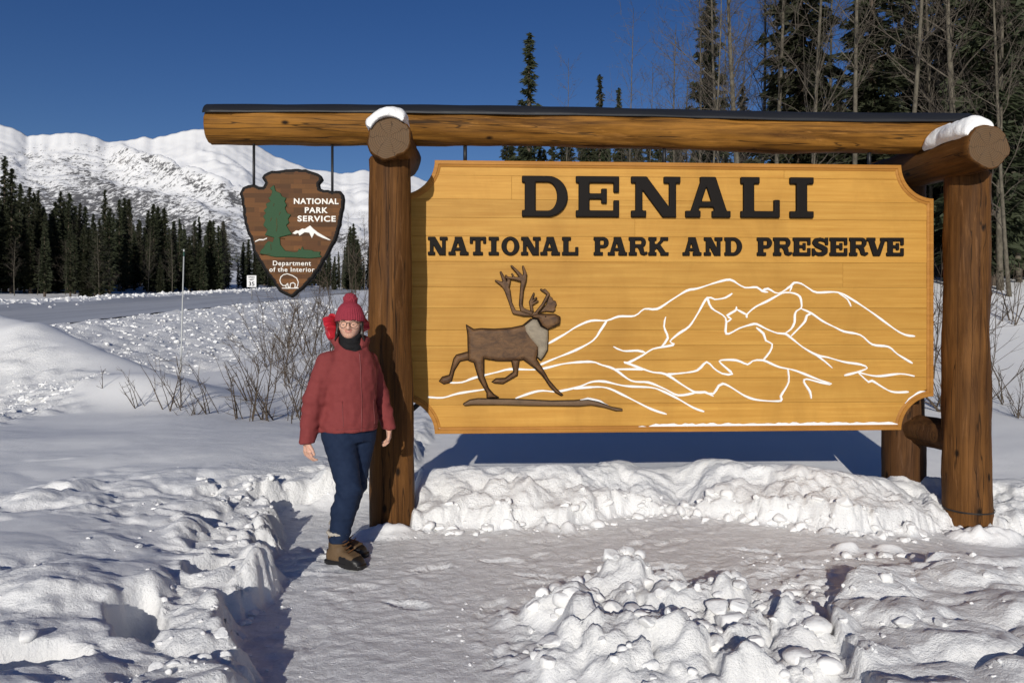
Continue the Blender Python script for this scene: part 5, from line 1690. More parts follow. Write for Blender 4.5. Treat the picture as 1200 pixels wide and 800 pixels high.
# ------------------------------------------------------------------ shrubs
SH = [shrub(31, 1.0, 15, 0.40, 13, 0.0046, 0.10), shrub(32, 1.0, 20, 0.32, 14, 0.0044, 0.16), shrub(33, 1.0, 7, 0.30, 6, 0.0085, 0.08), shrub(34, 1.0, 4, 0.25, 5, 0.0085, 0.06), shrub(35, 1.0, 9, 0.55, 8, 0.0075, 0.12), shrub(36, 1.0, 1, 0.10, 5, 0.014, 0.0)]
SP = ('stems', 'twigs')
for px, py, d, h, k, lab in (
        (352, 420, 13.5, 1.7, 1, 'dense bare willow clump beside the person, largest of them'), (318, 408, 16.5, 1.7, 0, 'bare willow bush under the point of the arrowhead sign'), (385, 410, 12.0, 1.6, 0, 'bare willow bush right behind the person\'s shoulder'),
        (410, 385, 17.0, 2.8, 0, 'tall bare willow between the arrowhead sign and the left post'), (372, 395, 18.0, 2.4, 1, 'bare willow bush farther back behind the dense clump'), (338, 400, 21, 1.5, 4, 'low bare bush at the foot of the road bank'),
        (165, 488, 9.9, 0.75, 3, 'leftmost bunch of bare twigs on the drift'), (210, 486, 9.9, 1.0, 2, 'bare twigs in snow below the tall marker stake'), (250, 488, 9.7, 0.95, 3, 'few upright bare twigs right of the marker stake'),
        (290, 488, 9.4, 1.15, 2, 'fan of bare twigs in front of the snowy ditch'), (318, 478, 9.6, 1.3, 4, 'leaning bare twigs left of the person'), (120, 473, 10.4, 0.45, 5, 'single dry stalk on the smooth drift'), (228, 492, 9.5, 0.5, 4, 'low crossed twigs lying on the drift'),
        (300, 466, 11.0, 1.25, 3, 'long bare stems behind the fan of twigs'), (345, 480, 9.9, 1.2, 3, 'bare stems beside the person\'s elbow'),
        (1182, 450, 11.0, 1.15, 3, 'small bare shrub right of the right post'), (1198, 462, 10.0, 0.8, 4, 'low bare twigs at the right edge of the snowfield'), (1186, 352, 17.0, 1.9, 2, 'bare shrub standing near the wood at the right edge'),
        (1101, 455, 10.5, 1.7, 4, 'dark bare bush in the gap between board and right post'), (1100, 400, 13.0, 2.3, 1, 'taller bare bush behind the gap beside the right post'), (1165, 420, 12.5, 1.2, 3, 'bare twigs just right of the right post')):
    x = (px - 600) / F * d
    place('bare_shrub', SH[k], SP, x, d, h, px * 0.37, lab, 'shrub', None, h)

# ------------------------------------------------------------------ marker stake and road sign
m_pale = mat('pale_stake', (0.5, 0.51, 0.5), 0.5)
m_green = mat('stake_green_band', (0.02, 0.07, 0.05), 0.5)
x, y, z = PX(213, 440, 12.6)
zb = zland(x, y)
st = empty('marker_stake', (x, y, zb))
tag(st, 'tall thin pale snow marker stake with a dark green top', 'stake')
zt = EYE + (365 - 292) / F * 12.6 - zb
mb = MB(); mb.tube([(-0.03, 0, -0.3), (0.035, 0, zt - 0.12)], [0.011, 0.011], 8); obj('stake', mb.mesh('stake', True, (m_pale,)), st)
mb = MB(); mb.tube([(0.035, 0, zt - 0.12), (0.037, 0, zt - 0.04)], 0.0125, 8); obj('band', mb.mesh('band', True, (m_green,)), st)
mb = MB(); mb.tube([(0.037, 0, zt - 0.04), (0.038, 0, zt)], 0.0115, 8); obj('tip', mb.mesh('tip', True, (m_pale,)), st)

M_SIGNW = mat('road_sign_white', (0.7, 0.7, 0.7), 0.4, 0.4)
d = 46.0
x, y, _ = PX(295, 347, d)
zb = zland(x, y)
rs_ = empty('speed_limit_sign', (x, y, zb))
tag(rs_, 'small white rectangular speed sign by the far bend of the road', 'road sign')
zc = EYE + (365 - 329.5) / F * d - zb
mb = MB(); mb.tube([(0, 0.02, -0.3), (0, 0.02, zc + 0.35)], 0.03, 6); obj('post', mb.mesh('sign_post', True, (mat('galvanised_post', (0.2, 0.2, 0.2), 0.5, 0.4, 0.6),)), rs_)
mb = MB(); mb.box(-0.29, 0.29, -0.025, -0.012, zc - 0.36, zc + 0.36); plate = obj('plate', mb.mesh('plate', False, (M_SIGNW,)), rs_)


def flat_text(txt, w, h, cz, parent, yy):
    cu = bpy.data.curves.new('text', 'FONT'); cu.body = txt; cu.offset = 0.02
    o = bpy.data.objects.new('text', cu); COL.objects.link(o)
    bpy.context.view_layer.update()
    me = bpy.data.meshes.new_from_object(o.evaluated_get(bpy.context.evaluated_depsgraph_get()))
    bpy.data.objects.remove(o, do_unlink=True); bpy.data.curves.remove(cu)
    xs_ = [v.co.x for v in me.vertices]; ys_ = [v.co.y for v in me.vertices]
    for v in me.vertices:
        v.co = ((v.co.x - min(xs_)) / (max(xs_) - min(xs_)) * w - w / 2, yy, cz - h / 2 + (v.co.y - min(ys_)) / (max(ys_) - min(ys_)) * h)
    me.materials.clear(); me.materials.append(M_BLACK)
    return obj('lettering', me, parent)


flat_text('SPEED', 0.40, 0.10, zc + 0.25, plate, -0.029)
flat_text('LIMIT', 0.34, 0.10, zc + 0.10, plate, -0.029)
flat_text('35', 0.36, 0.26, zc - 0.16, plate, -0.029)

# ------------------------------------------------------------------ loose snow
ico = [(0, 0, 1)] + [(math.cos(R(72 * k)) * 0.894, math.sin(R(72 * k)) * 0.894, 0.447) for k in range(5)] + [(math.cos(R(72 * k + 36)) * 0.894, math.sin(R(72 * k + 36)) * 0.894, -0.447) for k in range(5)] + [(0, 0, -1)]
icf = [(0, 1 + k, 1 + (k + 1) % 5) for k in range(5)] + [(1 + k, 6 + k, 1 + (k + 1) % 5) for k in range(5)] + [(6 + k, 6 + (k + 1) % 5, 1 + (k + 1) % 5) for k in range(5)] + [(11, 6 + (k + 1) % 5, 6 + k) for k in range(5)]
ico = np.array(ico); icf = np.array(icf)


def chunks(name, xs_, ys_, sizes, seed, label):
    g = np.random.default_rng(seed)
    zs_ = land(xs_, ys_)[0]
    n = len(xs_)
    V = ico[None] * (0.7 + 0.6 * g.random((n, 12, 1)))
    V = V * np.stack([g.uniform(0.7, 1.3, n), g.uniform(0.7, 1.3, n), g.uniform(0.5, 0.95, n)], -1)[:, None]
    th = g.random(n) * 6.283
    c, s = np.cos(th)[:, None], np.sin(th)[:, None]
    V = np.stack([V[..., 0] * c - V[..., 1] * s, V[..., 0] * s + V[..., 1] * c, V[..., 2]], -1) * sizes[:, None, None]
    V += np.stack([xs_, ys_, zs_ - sizes * 0.15], -1)[:, None]
    Fc = (np.arange(n) * 12)[:, None, None] + icf[None]
    o = obj(name, mesh_np(name, V.reshape(-1, 3), Fc.reshape(-1, 3), False, (M_SNOW,)))
    return tag(o, label, 'snow', kind='stuff')


g = np.random.default_rng(77)
n = 6500
xs_ = -6.9 - 6.9 * g.random(n); ys_ = 12.5 + 34 * g.random(n) ** 1.4
keep = ys_ > 14.6 - 3.9 * np.clip((xs_ + 9.6) / 6.2, -1, 1) + 1.3
xs_, ys_ = xs_[keep], ys_[keep]; n = len(xs_)
chunks('snow_rubble', xs_, ys_, 0.012 + 0.055 * g.random(n) ** 4 * (0.7 + ys_ / 40), 1, 'ploughed snow rubble covering the bank below the road')
n = 1500
xs_ = -22.4 + g.normal(size=n) * 0.45; ys_ = 20 + 55 * g.random(n)
chunks('snow_rubble', xs_, ys_, 0.04 + 0.13 * g.random(n) ** 2.5, 2, 'line of ploughed snow lumps along the far side of the road')
n = 900
xs_ = -8.4 + 2.3 * g.random(n); ys_ = 7.6 + 4.0 * g.random(n)
chunks('snow_rubble', xs_, ys_, 0.010 + 0.045 * g.random(n) ** 3.5, 3, 'snow rubble at the left edge beside the smooth drift')
xs_, ys_, sz = [], [], []
for i in range(420):
    r = g.random()
    if r < 0.30: x = g.uniform(-0.7, 3.3); y = float(yB(np.array(x))) - abs(g.normal()) * 0.10
    elif r < 0.65:
        a = g.random() * 6.283; q = 1.02 + abs(g.normal()) * 0.10; x, y = 0.72 + 0.92 * q * math.cos(a), 3.66 + 0.78 * q * math.sin(a)
    elif r < 0.85: x = g.uniform(1.3, 2.6); y = g.normal() * 0.2 + 4.5
    else: y = g.uniform(3, 5.6); x = float(xL(np.array(y))) + abs(g.normal()) * 0.10
    xs_.append(x); ys_.append(y); sz.append(0.003 + 0.012 * g.random() ** 3)
chunks('snow_crumbs', np.array(xs_), np.array(ys_), np.array(sz), 4, 'small snow crumbs scattered along the edges of the trodden path')


def blocks(name, xs_, ys_, sizes, seed, label, sink=0.05):
    """angular broken lumps of snow: balls cut by random planes"""
    import bmesh
    bm = bmesh.new(); bmesh.ops.create_icosphere(bm, subdivisions=3, radius=1.0)
    bm.verts.ensure_lookup_table()
    B = np.array([v.co[:] for v in bm.verts]); bf = np.array([[v.index for v in f.verts] for f in bm.faces]); bm.free()
    g = np.random.default_rng(seed)
    zs_ = land(xs_, ys_)[0]
    Vs = []
    for x, y, z, s in zip(xs_, ys_, zs_, sizes):
        P = B.copy()
        for _ in range(9):
            n_ = g.normal(size=3); n_ /= np.linalg.norm(n_)
            c = g.uniform(0.5, 0.92)
            P -= np.maximum(0, P @ n_ - c)[:, None] * n_[None]
        P += 0.05 * g.normal(size=P.shape) * 0.5
        P *= np.array([g.uniform(0.8, 1.4), g.uniform(0.8, 1.3), g.uniform(0.6, 1.0)])
        Vs.append(P * s + np.array([x, y, z + s * sink]))
    Fc = (np.arange(len(xs_)) * len(B))[:, None, None] + bf[None]
    return tag(obj(name, mesh_np(name, np.concatenate(Vs, 0), Fc.reshape(-1, 3), True, (M_SNOW,))), label, 'snow', kind='stuff')


g = np.random.default_rng(95)
xs_, ys_, sz = [], [], []
for i in range(120):
    a, q = g.random() * 6.283, math.sqrt(g.random()) * 1.02
    xs_.append(0.80 + 0.78 * q * math.cos(a)); ys_.append(3.64 + 0.70 * q * math.sin(a)); sz.append(0.016 + 0.050 * g.random() ** 2)
blocks('snow_blocks', np.array(xs_), np.array(ys_), np.array(sz), 5, 'angular broken snow blocks lying on the shovelled heap in the foreground')
xs_, ys_, sz = [], [], []
for i in range(150):
    x = g.uniform(-0.68, 3.2)
    xs_.append(x); ys_.append(float(yB(np.array(x))) + g.normal() * 0.07 + 0.03); sz.append(0.012 + 0.042 * g.random() ** 2)
blocks('snow_blocks', np.array(xs_), np.array(ys_), np.array(sz), 6, 'broken snow blocks along the foot of the bank under the sign')
xs_, ys_, sz = [], [], []
for i in range(170):
    y = g.uniform(2.7, 6.4); x = float(xL(np.array(y))) - abs(g.normal()) * (0.30 if i % 3 else 0.8)
    xs_.append(x); ys_.append(y); sz.append((0.008 + 0.040 * g.random() ** 3) * (1 if i % 3 else 0.55))
blocks('snow_blocks', np.array(xs_), np.array(ys_), np.array(sz), 7, 'broken snow blocks along the bank left of the path')
xs_, ys_, sz = [], [], []
for i in range(110):
    xs_.append(g.uniform(1.4, 2.9)); ys_.append(3.0 + 1.9 * g.random()); sz.append(0.010 + 0.038 * g.random() ** 2.5)
blocks('snow_blocks', np.array(xs_), np.array(ys_), np.array(sz), 8, 'broken snow blocks among the slabs at the lower right')

# ------------------------------------------------------------------ the person
PX0, PY0 = -1.059, 4.80
PZ0 = zland(PX0, PY0) - 0.006
person = empty('person', (PX0, PY0, PZ0))
tag(person, 'person in red jacket, pom-pom hat, jeans and boots standing by the left post', 'person')
fd = np.array([0.64, -0.77, 0]); ld = np.array([0.77, 0.64, 0])      # chest faces fd, her left is ld


def fabric(name, a, b, sc, bump=0.3, rough=0.85, dist=0.004):
    m = mat(name, a, rough, 0.2)
    t = NT(m)
    t.set('Base Color', t.mix(t.noise(t.coords(), sc, 4), a, b))
    t.set('Normal', t.bump(t.math('ADD', t.noise(t.coords(), sc * 3, 4), t.math('MULTIPLY', t.noise(t.coords(), sc * 0.6, 3), 1.5)), bump, dist))
    b_ = t.b
    b_.inputs['Sheen Weight'].default_value = 0.0
    return m


M_SKIN = mat('skin', (0.60, 0.35, 0.255), 0.5, 0.35)
M_SKIN.node_tree.nodes['Principled BSDF'].inputs['Subsurface Weight'].default_value = 0.15
M_SKIN.node_tree.nodes['Principled BSDF'].inputs['Subsurface Radius'].default_value = (0.01, 0.004, 0.002)
M_JACKET = fabric('jacket_red', (0.180, 0.034, 0.034), (0.215, 0.045, 0.043), 30, 0.25)
M_LINING = mat('hood_lining', (0.42, 0.016, 0.026), 0.4, 0.4)
M_JEANS = fabric('denim', (0.006, 0.013, 0.036), (0.016, 0.029, 0.064), 22, 0.35)
M_HAT = fabric('knit_hat', (0.22, 0.024, 0.040), (0.29, 0.038, 0.056), 60, 0.5)
M_SCARF = fabric('black_neck_warmer', (0.008, 0.008, 0.009), (0.015, 0.014, 0.015), 40, 0.3)
M_SCARF.node_tree.nodes['Principled BSDF'].inputs['Sheen Weight'].default_value = 0.0
M_HAIR = mat('dark_hair', (0.018, 0.012, 0.009), 0.45, 0.4)
M_BOOT = fabric('boot_leather', (0.10, 0.062, 0.032), (0.16, 0.105, 0.058), 18, 0.3, 0.65)
M_RUBBER = mat('boot_rubber', (0.012, 0.011, 0.011), 0.45, 0.4)
M_LACE = mat('boot_lace', (0.16, 0.07, 0.025), 0.7)
M_FUR = fabric('boot_lining', (0.38, 0.34, 0.28), (0.5, 0.46, 0.40), 90, 0.8)

hipR, hipL = (-0.050, -0.055, 0.86), (0.065, 0.055, 0.86)
kneR, kneL = (0.030, -0.100, 0.475), (0.030, 0.055, 0.475)
ankR, ankL = (-0.045, -0.090, 0.12), (-0.080, 0.120, 0.12)
shR, shL = (-0.118, -0.095, 1.280), (0.105, 0.145, 1.270)
elR, elL = (-0.198, -0.115, 1.045), (0.160, 0.225, 1.05)
wrR, wrL = (-0.226, -0.145, 0.790), (0.232, 0.185, 0.825)
hd = np.array([0.018, -0.035, 1.535])
hf = np.array([0.10, -0.995, 0.0]); hl = np.array([0.995, 0.10, 0.0])


def hand(X, Y, Z, w, side, fwd):
    """palm, four curled fingers and a thumb hanging from the wrist w; fwd points to where the thumb is"""
    w = np.array(w); f = np.array(fwd) / np.linalg.norm(fwd)
    inn = np.array(side)
    d = cap_sdf(X, Y, Z, w + [0, 0, 0.05], w + [0, 0, -0.005], 0.026, 0.024)
    d = smin(d, cap_sdf(X, Y, Z, w + f * 0.016 + [0, 0, -0.02], w + f * 0.018 + [0, 0, -0.062], 0.016, 0.014), 0.012)
    d = smin(d, cap_sdf(X, Y, Z, w - f * 0.014 + [0, 0, -0.02], w - f * 0.016 + [0, 0, -0.060], 0.016, 0.013), 0.012)
    for k, (o, L) in enumerate(((0.030, 0.070), (0.010, 0.078), (-0.010, 0.072), (-0.029, 0.058))):
        a = w + f * o + [0, 0, -0.065]
        b = a + inn * 0.010 + np.array([0, 0, -L * 0.42])
        c = b + inn * 0.022 + np.array([0, 0, -L * 0.26])
        e = c + inn * 0.016 + np.array([0, 0, -L * 0.06])
        d = smin(d, cap_sdf(X, Y, Z, a, b, 0.0092, 0.0086), 0.004)
        d = np.minimum(d, cap_sdf(X, Y, Z, b, c, 0.0086, 0.0080)); d = np.minimum(d, cap_sdf(X, Y, Z, c, e, 0.0080, 0.0072))
    a = w + f * 0.026 + [0, 0, -0.025]; b = a + f * 0.020 + inn * 0.008 + [0, 0, -0.030]; c = b + f * 0.003 + inn * 0.008 + [0, 0, -0.026]
    d = smin(d, cap_sdf(X, Y, Z, a, b, 0.012, 0.0098), 0.006)
    return np.minimum(d, cap_sdf(X, Y, Z, b, c, 0.0098, 0.0085))


def head_sdf(X, Y, Z):
    E = lambda c, r: ell_sdf(X, Y, Z, c, r, hl, hf, (0, 0, 1))
    C = lambda a, b, c: hd + hl * a + hf * b + np.array([0, 0, c])
    d = E(C(0, -0.012, 0.028), (0.074, 0.092, 0.090))
    d = smin(d, E(C(0, 0.020, -0.035), (0.060, 0.064, 0.070)), 0.035)
    d = smin(d, E(C(0, 0.048, -0.080), (0.026, 0.026, 0.022)), 0.03)           # chin
    for s in (-1, 1):
        d = smin(d, E(C(s * 0.036, 0.052, -0.032), (0.022, 0.020, 0.020)), 0.02)  # cheeks
        d = smin(d, E(C(s * 0.030, 0.072, 0.006), (0.024, 0.012, 0.008)), 0.012)   # brow
        d = -smin(-d, E(C(s * 0.031, 0.094, -0.014), (0.018, 0.014, 0.012)), 0.010)  # sockets
        d = smin(d, E(C(s * 0.030, 0.070, -0.016), (0.012, 0.012, 0.0095)), 0.004)
        d = smin(d, E(C(s * 0.074, -0.01, -0.01), (0.010, 0.018, 0.030)), 0.006)
    nose = cap_sdf(X, Y, Z, C(0, 0.084, 0.000), C(0, 0.100, -0.036), 0.0075, 0.0115)
    d = smin(d, nose, 0.012)
    for s in (-1, 1): d = smin(d, E(C(s * 0.011, 0.090, -0.040), (0.008, 0.009, 0.007)), 0.006)
    d = smin(d, E(C(0, 0.076, -0.060), (0.022, 0.012, 0.010)), 0.008)
    d = -smin(-d, cap_sdf(X, Y, Z, C(-0.020, 0.090, -0.058), C(0.020, 0.090, -0.058), 0.0022, 0.0022), 0.003)
    return d


def body_sdf(X, Y, Z):
    d = head_sdf(X, Y, Z)
    d = smin(d, cap_sdf(X, Y, Z, hd + [0, 0.02, -0.05], (0.02, 0.0, 1.34), 0.050, 0.056), 0.03)
    ul, uf = ld, fd
    E = lambda c, r: ell_sdf(X, Y, Z, c, r, ul, uf, (0, 0, 1))
    d = smin(d, E((0.015, 0, 1.18), (0.15, 0.10, 0.20)), 0.05)
    d = smin(d, E((0.005, 0, 0.95), (0.145, 0.105, 0.16)), 0.06)
    for sh, el, wr in ((shR, elR, wrR), (shL, elL, wrL)):
        d = smin(d, cap_sdf(X, Y, Z, sh, el, 0.046, 0.038), 0.03); d = smin(d, cap_sdf(X, Y, Z, el, wr, 0.038, 0.026), 0.01)
    for hp, kn, an in ((hipR, kneR, ankR), (hipL, kneL, ankL)):
        d = smin(d, cap_sdf(X, Y, Z, hp, kn, 0.075, 0.050), 0.03); d = smin(d, cap_sdf(X, Y, Z, kn, an, 0.050, 0.036), 0.01)
        d = smin(d, cap_sdf(X, Y, Z, (an[0], an[1], 0.05), (an[0] + 0.09, an[1] - 0.05, 0.035), 0.028, 0.022), 0.02)
    d = smin(d, hand(X, Y, Z, wrR, (0.85, 0.3, 0), (0.75, -0.6, 0)), 0.006)
    d = smin(d, hand(X, Y, Z, wrL, (-0.85, 0.1, 0), (0.3, -0.95, 0)), 0.006)
    return d


def cat_ar(*segs):
    out = []
    for a, b, h in segs: out += list(np.arange(a, b, h))
    return np.array(out + [segs[-1][1]])


bz = cat_ar((0.0, 0.66, 0.014), (0.66, 0.80, 0.0048), (0.80, 1.40, 0.014), (1.40, 1.68, 0.0045))
bx = cat_ar((-0.31, -0.20, 0.0052), (-0.20, -0.07, 0.010), (-0.07, 0.115, 0.0048), (0.115, 0.20, 0.010), (0.20, 0.33, 0.0052))
by = cat_ar((-0.24, -0.05, 0.0052), (-0.05, 0.08, 0.008), (0.08, 0.22, 0.006))
body = obj('body', sdf_mesh('body', body_sdf, bx, by, bz, (M_SKIN,)), person)


def loft(X, Y, Z, rows, ul=ld, uf=fd):
    """stack of ellipses: rows of (z, cx, cy, half-width along ul, half-depth along uf)"""
    Rw = np.array(rows)
    g = lambda k: np.interp(Z, Rw[:, 0], Rw[:, k])
    cx, cy, a, b = g(1), g(2), g(3), g(4)
    p = (X - cx) * ul[0] + (Y - cy) * ul[1]; q = (X - cx) * uf[0] + (Y - cy) * uf[1]
    r = np.sqrt((p / a) ** 2 + (q / b) ** 2)
    return (r - 1) * np.minimum(a, b) * 0.9


def jacket_sdf(X, Y, Z):
    wr = 0.0035 * pn(X * 26 + Y * 9, Z * 17, 5) + 0.003 * pn(Y * 22 - X * 6, Z * 26, 6) + 0.004 * pn(X * 8, Z * 30 + X * 14, 7) * sstep(1.02, 0.90, Z)
    d = loft(X, Y, Z, [(0.82, 0.008, 0, 0.182, 0.142), (0.845, 0.008, 0, 0.190, 0.150), (0.90, 0.010, 0, 0.192, 0.150), (1.0, 0.013, 0, 0.172, 0.138), (1.15, 0.018, 0, 0.174, 0.138), (1.22, 0.018, 0, 0.172, 0.132),
                       (1.29, 0.020, 0, 0.155, 0.114), (1.345, 0.020, 0, 0.122, 0.096), (1.39, 0.020, 0.0, 0.095, 0.082), (1.46, 0.018, 0, 0.088, 0.085)])
    d = np.maximum(d, Z - 1.405 - 0.05 * ((X - 0.02) * -fd[0] + Y * -fd[1]) / 0.08)
    d = np.maximum(d, 0.838 - Z + 0.004 * pn(X * 12, Y * 12, 8))
    for s, e, w, r0 in ((shR, elR, wrR, 0.066), (shL, elL, wrL, 0.064)):
        w2 = (w[0], w[1], w[2] + 0.0)
        a = cap_sdf(X, Y, Z, s, e, r0, 0.062)
        b = cap_sdf(X, Y, Z, e, w2, 0.062, 0.048)
        q = smin(a, b, 0.02) + 0.005 * pn(Z * 24 + X * 12, Y * 14 + X * 16, 12) * sstep(0.20, 0.02, np.abs(Z - e[2])) + 0.003 * pn(Z * 22, X * 16, 13)
        q = np.maximum(q, w[2] - 0.012 - Z)
        d = smin(d, q, 0.045)
    # hood lying on the shoulders: a thick roll open at the front
    cx, cy, cz = 0.005, 0.035, 1.405
    X2, Y2, Z2 = X - cx, Y - cy, Z - cz - 0.10 * (Y - cy) + 0.16 * (X - cx) * (X < cx)
    ring = np.sqrt((np.sqrt(X2 ** 2 + (Y2 * 0.95) ** 2) - 0.098) ** 2 + (Z2 * 0.8) ** 2) - 0.030
    ring = np.maximum(ring, (-(Y - cy) - 0.085) * 0.8)
    d = smin(d, ring, 0.02)
    # hollow for the neck
    d = np.maximum(d, -ell_sdf(X, Y, Z, (0.02, -0.045, 1.43), (0.070, 0.085, 0.075)))
    return d + wr


jx, jy, jz = ar(-0.345, 0.355, 0.0075), ar(-0.27, 0.29, 0.0075), ar(0.76, 1.50, 0.0075)
jacket = obj('jacket', sdf_mesh('jacket', jacket_sdf, jx, jy, jz, (M_JACKET,)), person)
# lining of the hood showing beside the head, on her right
def lining_sdf(X, Y, Z):
    x, y = X - 0.012, Y - 0.022
    an = np.degrees(np.arctan2(y, -x))                       # 0 is her right, 90 behind
    zc = 1.485 + 0.02 * np.sin(np.radians(an)); k = np.clip((an + 42) / 30, 0, 1) * np.clip((128 - an) / 30, 0, 1)
    r = np.sqrt(x * x + y * y) - 0.122 - 0.024 * np.clip((Z - zc) / 0.08, -1, 1)
    d = np.sqrt((r / 0.036) ** 2 + (np.abs(Z - zc) / (0.035 + 0.048 * k)) ** 4) - 1
    d = np.maximum(d * 0.024, np.maximum(-38 - an, an - 128) * 0.0018)
    return d + 0.010 * pn(an * 0.05 + Z * 16, Z * 12 - an * 0.03, 3) + 0.003 * pn(an * 0.2, Z * 50, 4)
obj('hood_lining', sdf_mesh('hood_lining', lining_sdf, ar(-0.20, 0.14, 0.0055), ar(-0.14, 0.21, 0.0055), ar(1.37, 1.61, 0.0055), (M_LINING,)), jacket)


def jeans_sdf(X, Y, Z):
    d = loft(X, Y, Z, [(0.70, 0.005, 0, 0.155, 0.115), (0.78, 0.005, 0.0, 0.165, 0.125), (0.87, 0.006, 0, 0.166, 0.128), (0.98, 0.01, 0, 0.155, 0.115)])
    d = np.maximum(d, np.maximum(0.77 - Z, Z - 0.95))
    for hp, kn, an in ((hipR, kneR, ankR), (hipL, kneL, ankL)):
        q = cap_sdf(X, Y, Z, (hp[0], hp[1], 0.82), kn, 0.108, 0.076)
        cf = tuple(kn[i] + (an[i] - kn[i]) * 0.38 - (0.012 if i == 0 else 0) for i in range(3))
        q = smin(q, cap_sdf(X, Y, Z, kn, cf, 0.077, 0.075), 0.015)
        q = smin(q, cap_sdf(X, Y, Z, cf, an, 0.074, 0.060), 0.02)
        q = q + 0.007 * pn(Z * 22 + X * 22 + Y * 8, X * 6 - Y * 6, 21) * (0.35 + sstep(0.16, 0.02, np.abs(Z - kn[2])) + 0.8 * sstep(0.30, 0.18, Z)) + 0.003 * pn(X * 30, Z * 40, 22)
        d = smin(d, q, 0.022)
    return np.maximum(d, 0.145 - Z)


jeans = obj('jeans', sdf_mesh('jeans', jeans_sdf, ar(-0.20, 0.21, 0.0075), ar(-0.23, 0.24, 0.0075), ar(0.13, 0.97, 0.0075), (M_JEANS,)), person)

# boots: rubber foot, leather shaft, laces, pile cuff
def boot(an, dirv):
    a = np.array([an[0], an[1], 0.0]); u = np.array([dirv[0], dirv[1], 0.0]); u /= np.linalg.norm(u); v = np.array([-u[1], u[0], 0.0])
    def loc(X, Y): return (X - a[0]) * u[0] + (Y - a[1]) * u[1], (X - a[0]) * v[0] + (Y - a[1]) * v[1]
    def foot(P, Q, Z, top):
        """lower shoe: P along the foot (heel -0.07 .. toe 0.20)"""
        w = np.interp(P, [-0.09, -0.05, 0.02, 0.10, 0.16, 0.205], [0.030, 0.040, 0.040, 0.049, 0.044, 0.024])
        hgt = np.interp(P, [-0.09, -0.04, 0.03, 0.08, 0.14, 0.19, 0.21], [0.085, 0.092, 0.096, 0.092, 0.078, 0.058, 0.04]) * top
        r = np.sqrt((np.maximum(np.abs(Q) - w + 0.02, 0)) ** 2 + np.maximum(np.abs(P - 0.058) - 0.143 + 0.03, 0) ** 2 + np.maximum(Z - hgt + 0.025, 0) ** 2) - 0.026
        return np.maximum(r, -Z)
    def rub(X, Y, Z):
        P, Q = loc(X, Y)
        d = foot(P, Q, Z, 0.92)
        sole = np.maximum(np.maximum(np.sqrt(np.maximum(np.abs(Q) - np.interp(P, [-0.09, 0.02, 0.10, 0.2], [0.040, 0.042, 0.052, 0.034]) + .02, 0) ** 2 + np.maximum(np.abs(P - 0.058) - 0.125, 0) ** 2) - 0.026, -Z), Z - 0.030)
        tread = 0.004 * (np.sin(P * 330) > 0.2) * (Z < 0.018)
        return np.minimum(d, sole + tread)
    def sh(X, Y, Z):
        P, Q = loc(X, Y)
        d = foot(P * 0.985, Q * 1.06, Z, 1.02)
        d = np.maximum(d, P - 0.145)
        s = np.sqrt(((P + 0.006) / 1.12) ** 2 + Q ** 2) - np.interp(Z, [0.05, 0.12, 0.17, 0.22], [0.050, 0.051, 0.056, 0.060])
        s = np.maximum(np.maximum(s, Z - 0.205), 0.05 - Z)
        return np.maximum(smin(d, s, 0.03), 0.035 - Z) + 0.002 * pn(P * 50, Z * 50, 31)
    def fur(X, Y, Z):
        P, Q = loc(X, Y)
        q = np.sqrt(((P + 0.004) / 1.12) ** 2 + Q ** 2)
        return np.sqrt((q - 0.056) ** 2 + (Z - 0.205) ** 2) - 0.013 + 0.006 * pn(P * 70 + Z * 40, Q * 70, 33)
    lo, hi = a - 0.24, a + 0.24
    gx_, gy_ = ar(a[0] - 0.12, a[0] + 0.20, 0.0055), ar(a[1] - 0.20, a[1] + 0.11, 0.0055)
    t = obj('boot', sdf_mesh('boot', sh, gx_, gy_, ar(0.0, 0.24, 0.0055), (M_BOOT,)), person)
    obj('sole', sdf_mesh('boot_sole', rub, gx_, gy_, ar(-0.01, 0.12, 0.0045), (M_RUBBER,)), t)
    obj('cuff', sdf_mesh('boot_cuff', fur, gx_, gy_, ar(0.17, 0.24, 0.0055), (M_FUR,)), t)
    for k in range(5):
        P = 0.115 - 0.014 * k if k < 2 else 0.085 - 0.010 * k + 0.02
        z = (0.100, 0.116, 0.136, 0.158, 0.180)[k]; P = (0.108, 0.084, 0.066, 0.062, 0.062)[k]
        mb = MB()
        pts = [a + u * (P - 0.010 * abs(s)) + v * (0.030 * s) + np.array([0, 0, z + 0.006 * (1 - abs(s)) + 0.005 * s]) for s in (-1, -0.5, 0, 0.5, 1)]
        mb.tube(pts, 0.0042, 6)
        obj('lace', mb.mesh('lace', True, (M_LACE,)), t)


boot((ankR[0] + 0.004, ankR[1]), (0.88, -0.47))
boot((ankL[0] + 0.004, ankL[1]), (0.92, -0.38))

# neck warmer, hair, hat, glasses, mouth
def scarf_sdf(X, Y, Z):
    d = loft(X, Y, Z, [(1.34, 0.02, -0.005, 0.085, 0.085), (1.38, 0.02, -0.012, 0.078, 0.084), (1.42, 0.02, -0.018, 0.070, 0.082), (1.47, 0.019, -0.022, 0.074, 0.080)], hl, hf)
    q = (X - hd[0]) * hf[0] + (Y - hd[1]) * hf[1]
    d = np.maximum(d, Z - 1.478 + np.maximum(q + 0.02, 0) * 0.55)
    return np.maximum(d, 1.345 - Z) + 0.005 * pn(Z * 55, (X + Y) * 16, 41)
obj('neck_warmer', sdf_mesh('neck_warmer', scarf_sdf, ar(-0.10, 0.14, 0.006), ar(-0.14, 0.12, 0.006), ar(1.32, 1.52, 0.006), (M_SCARF,)), person)


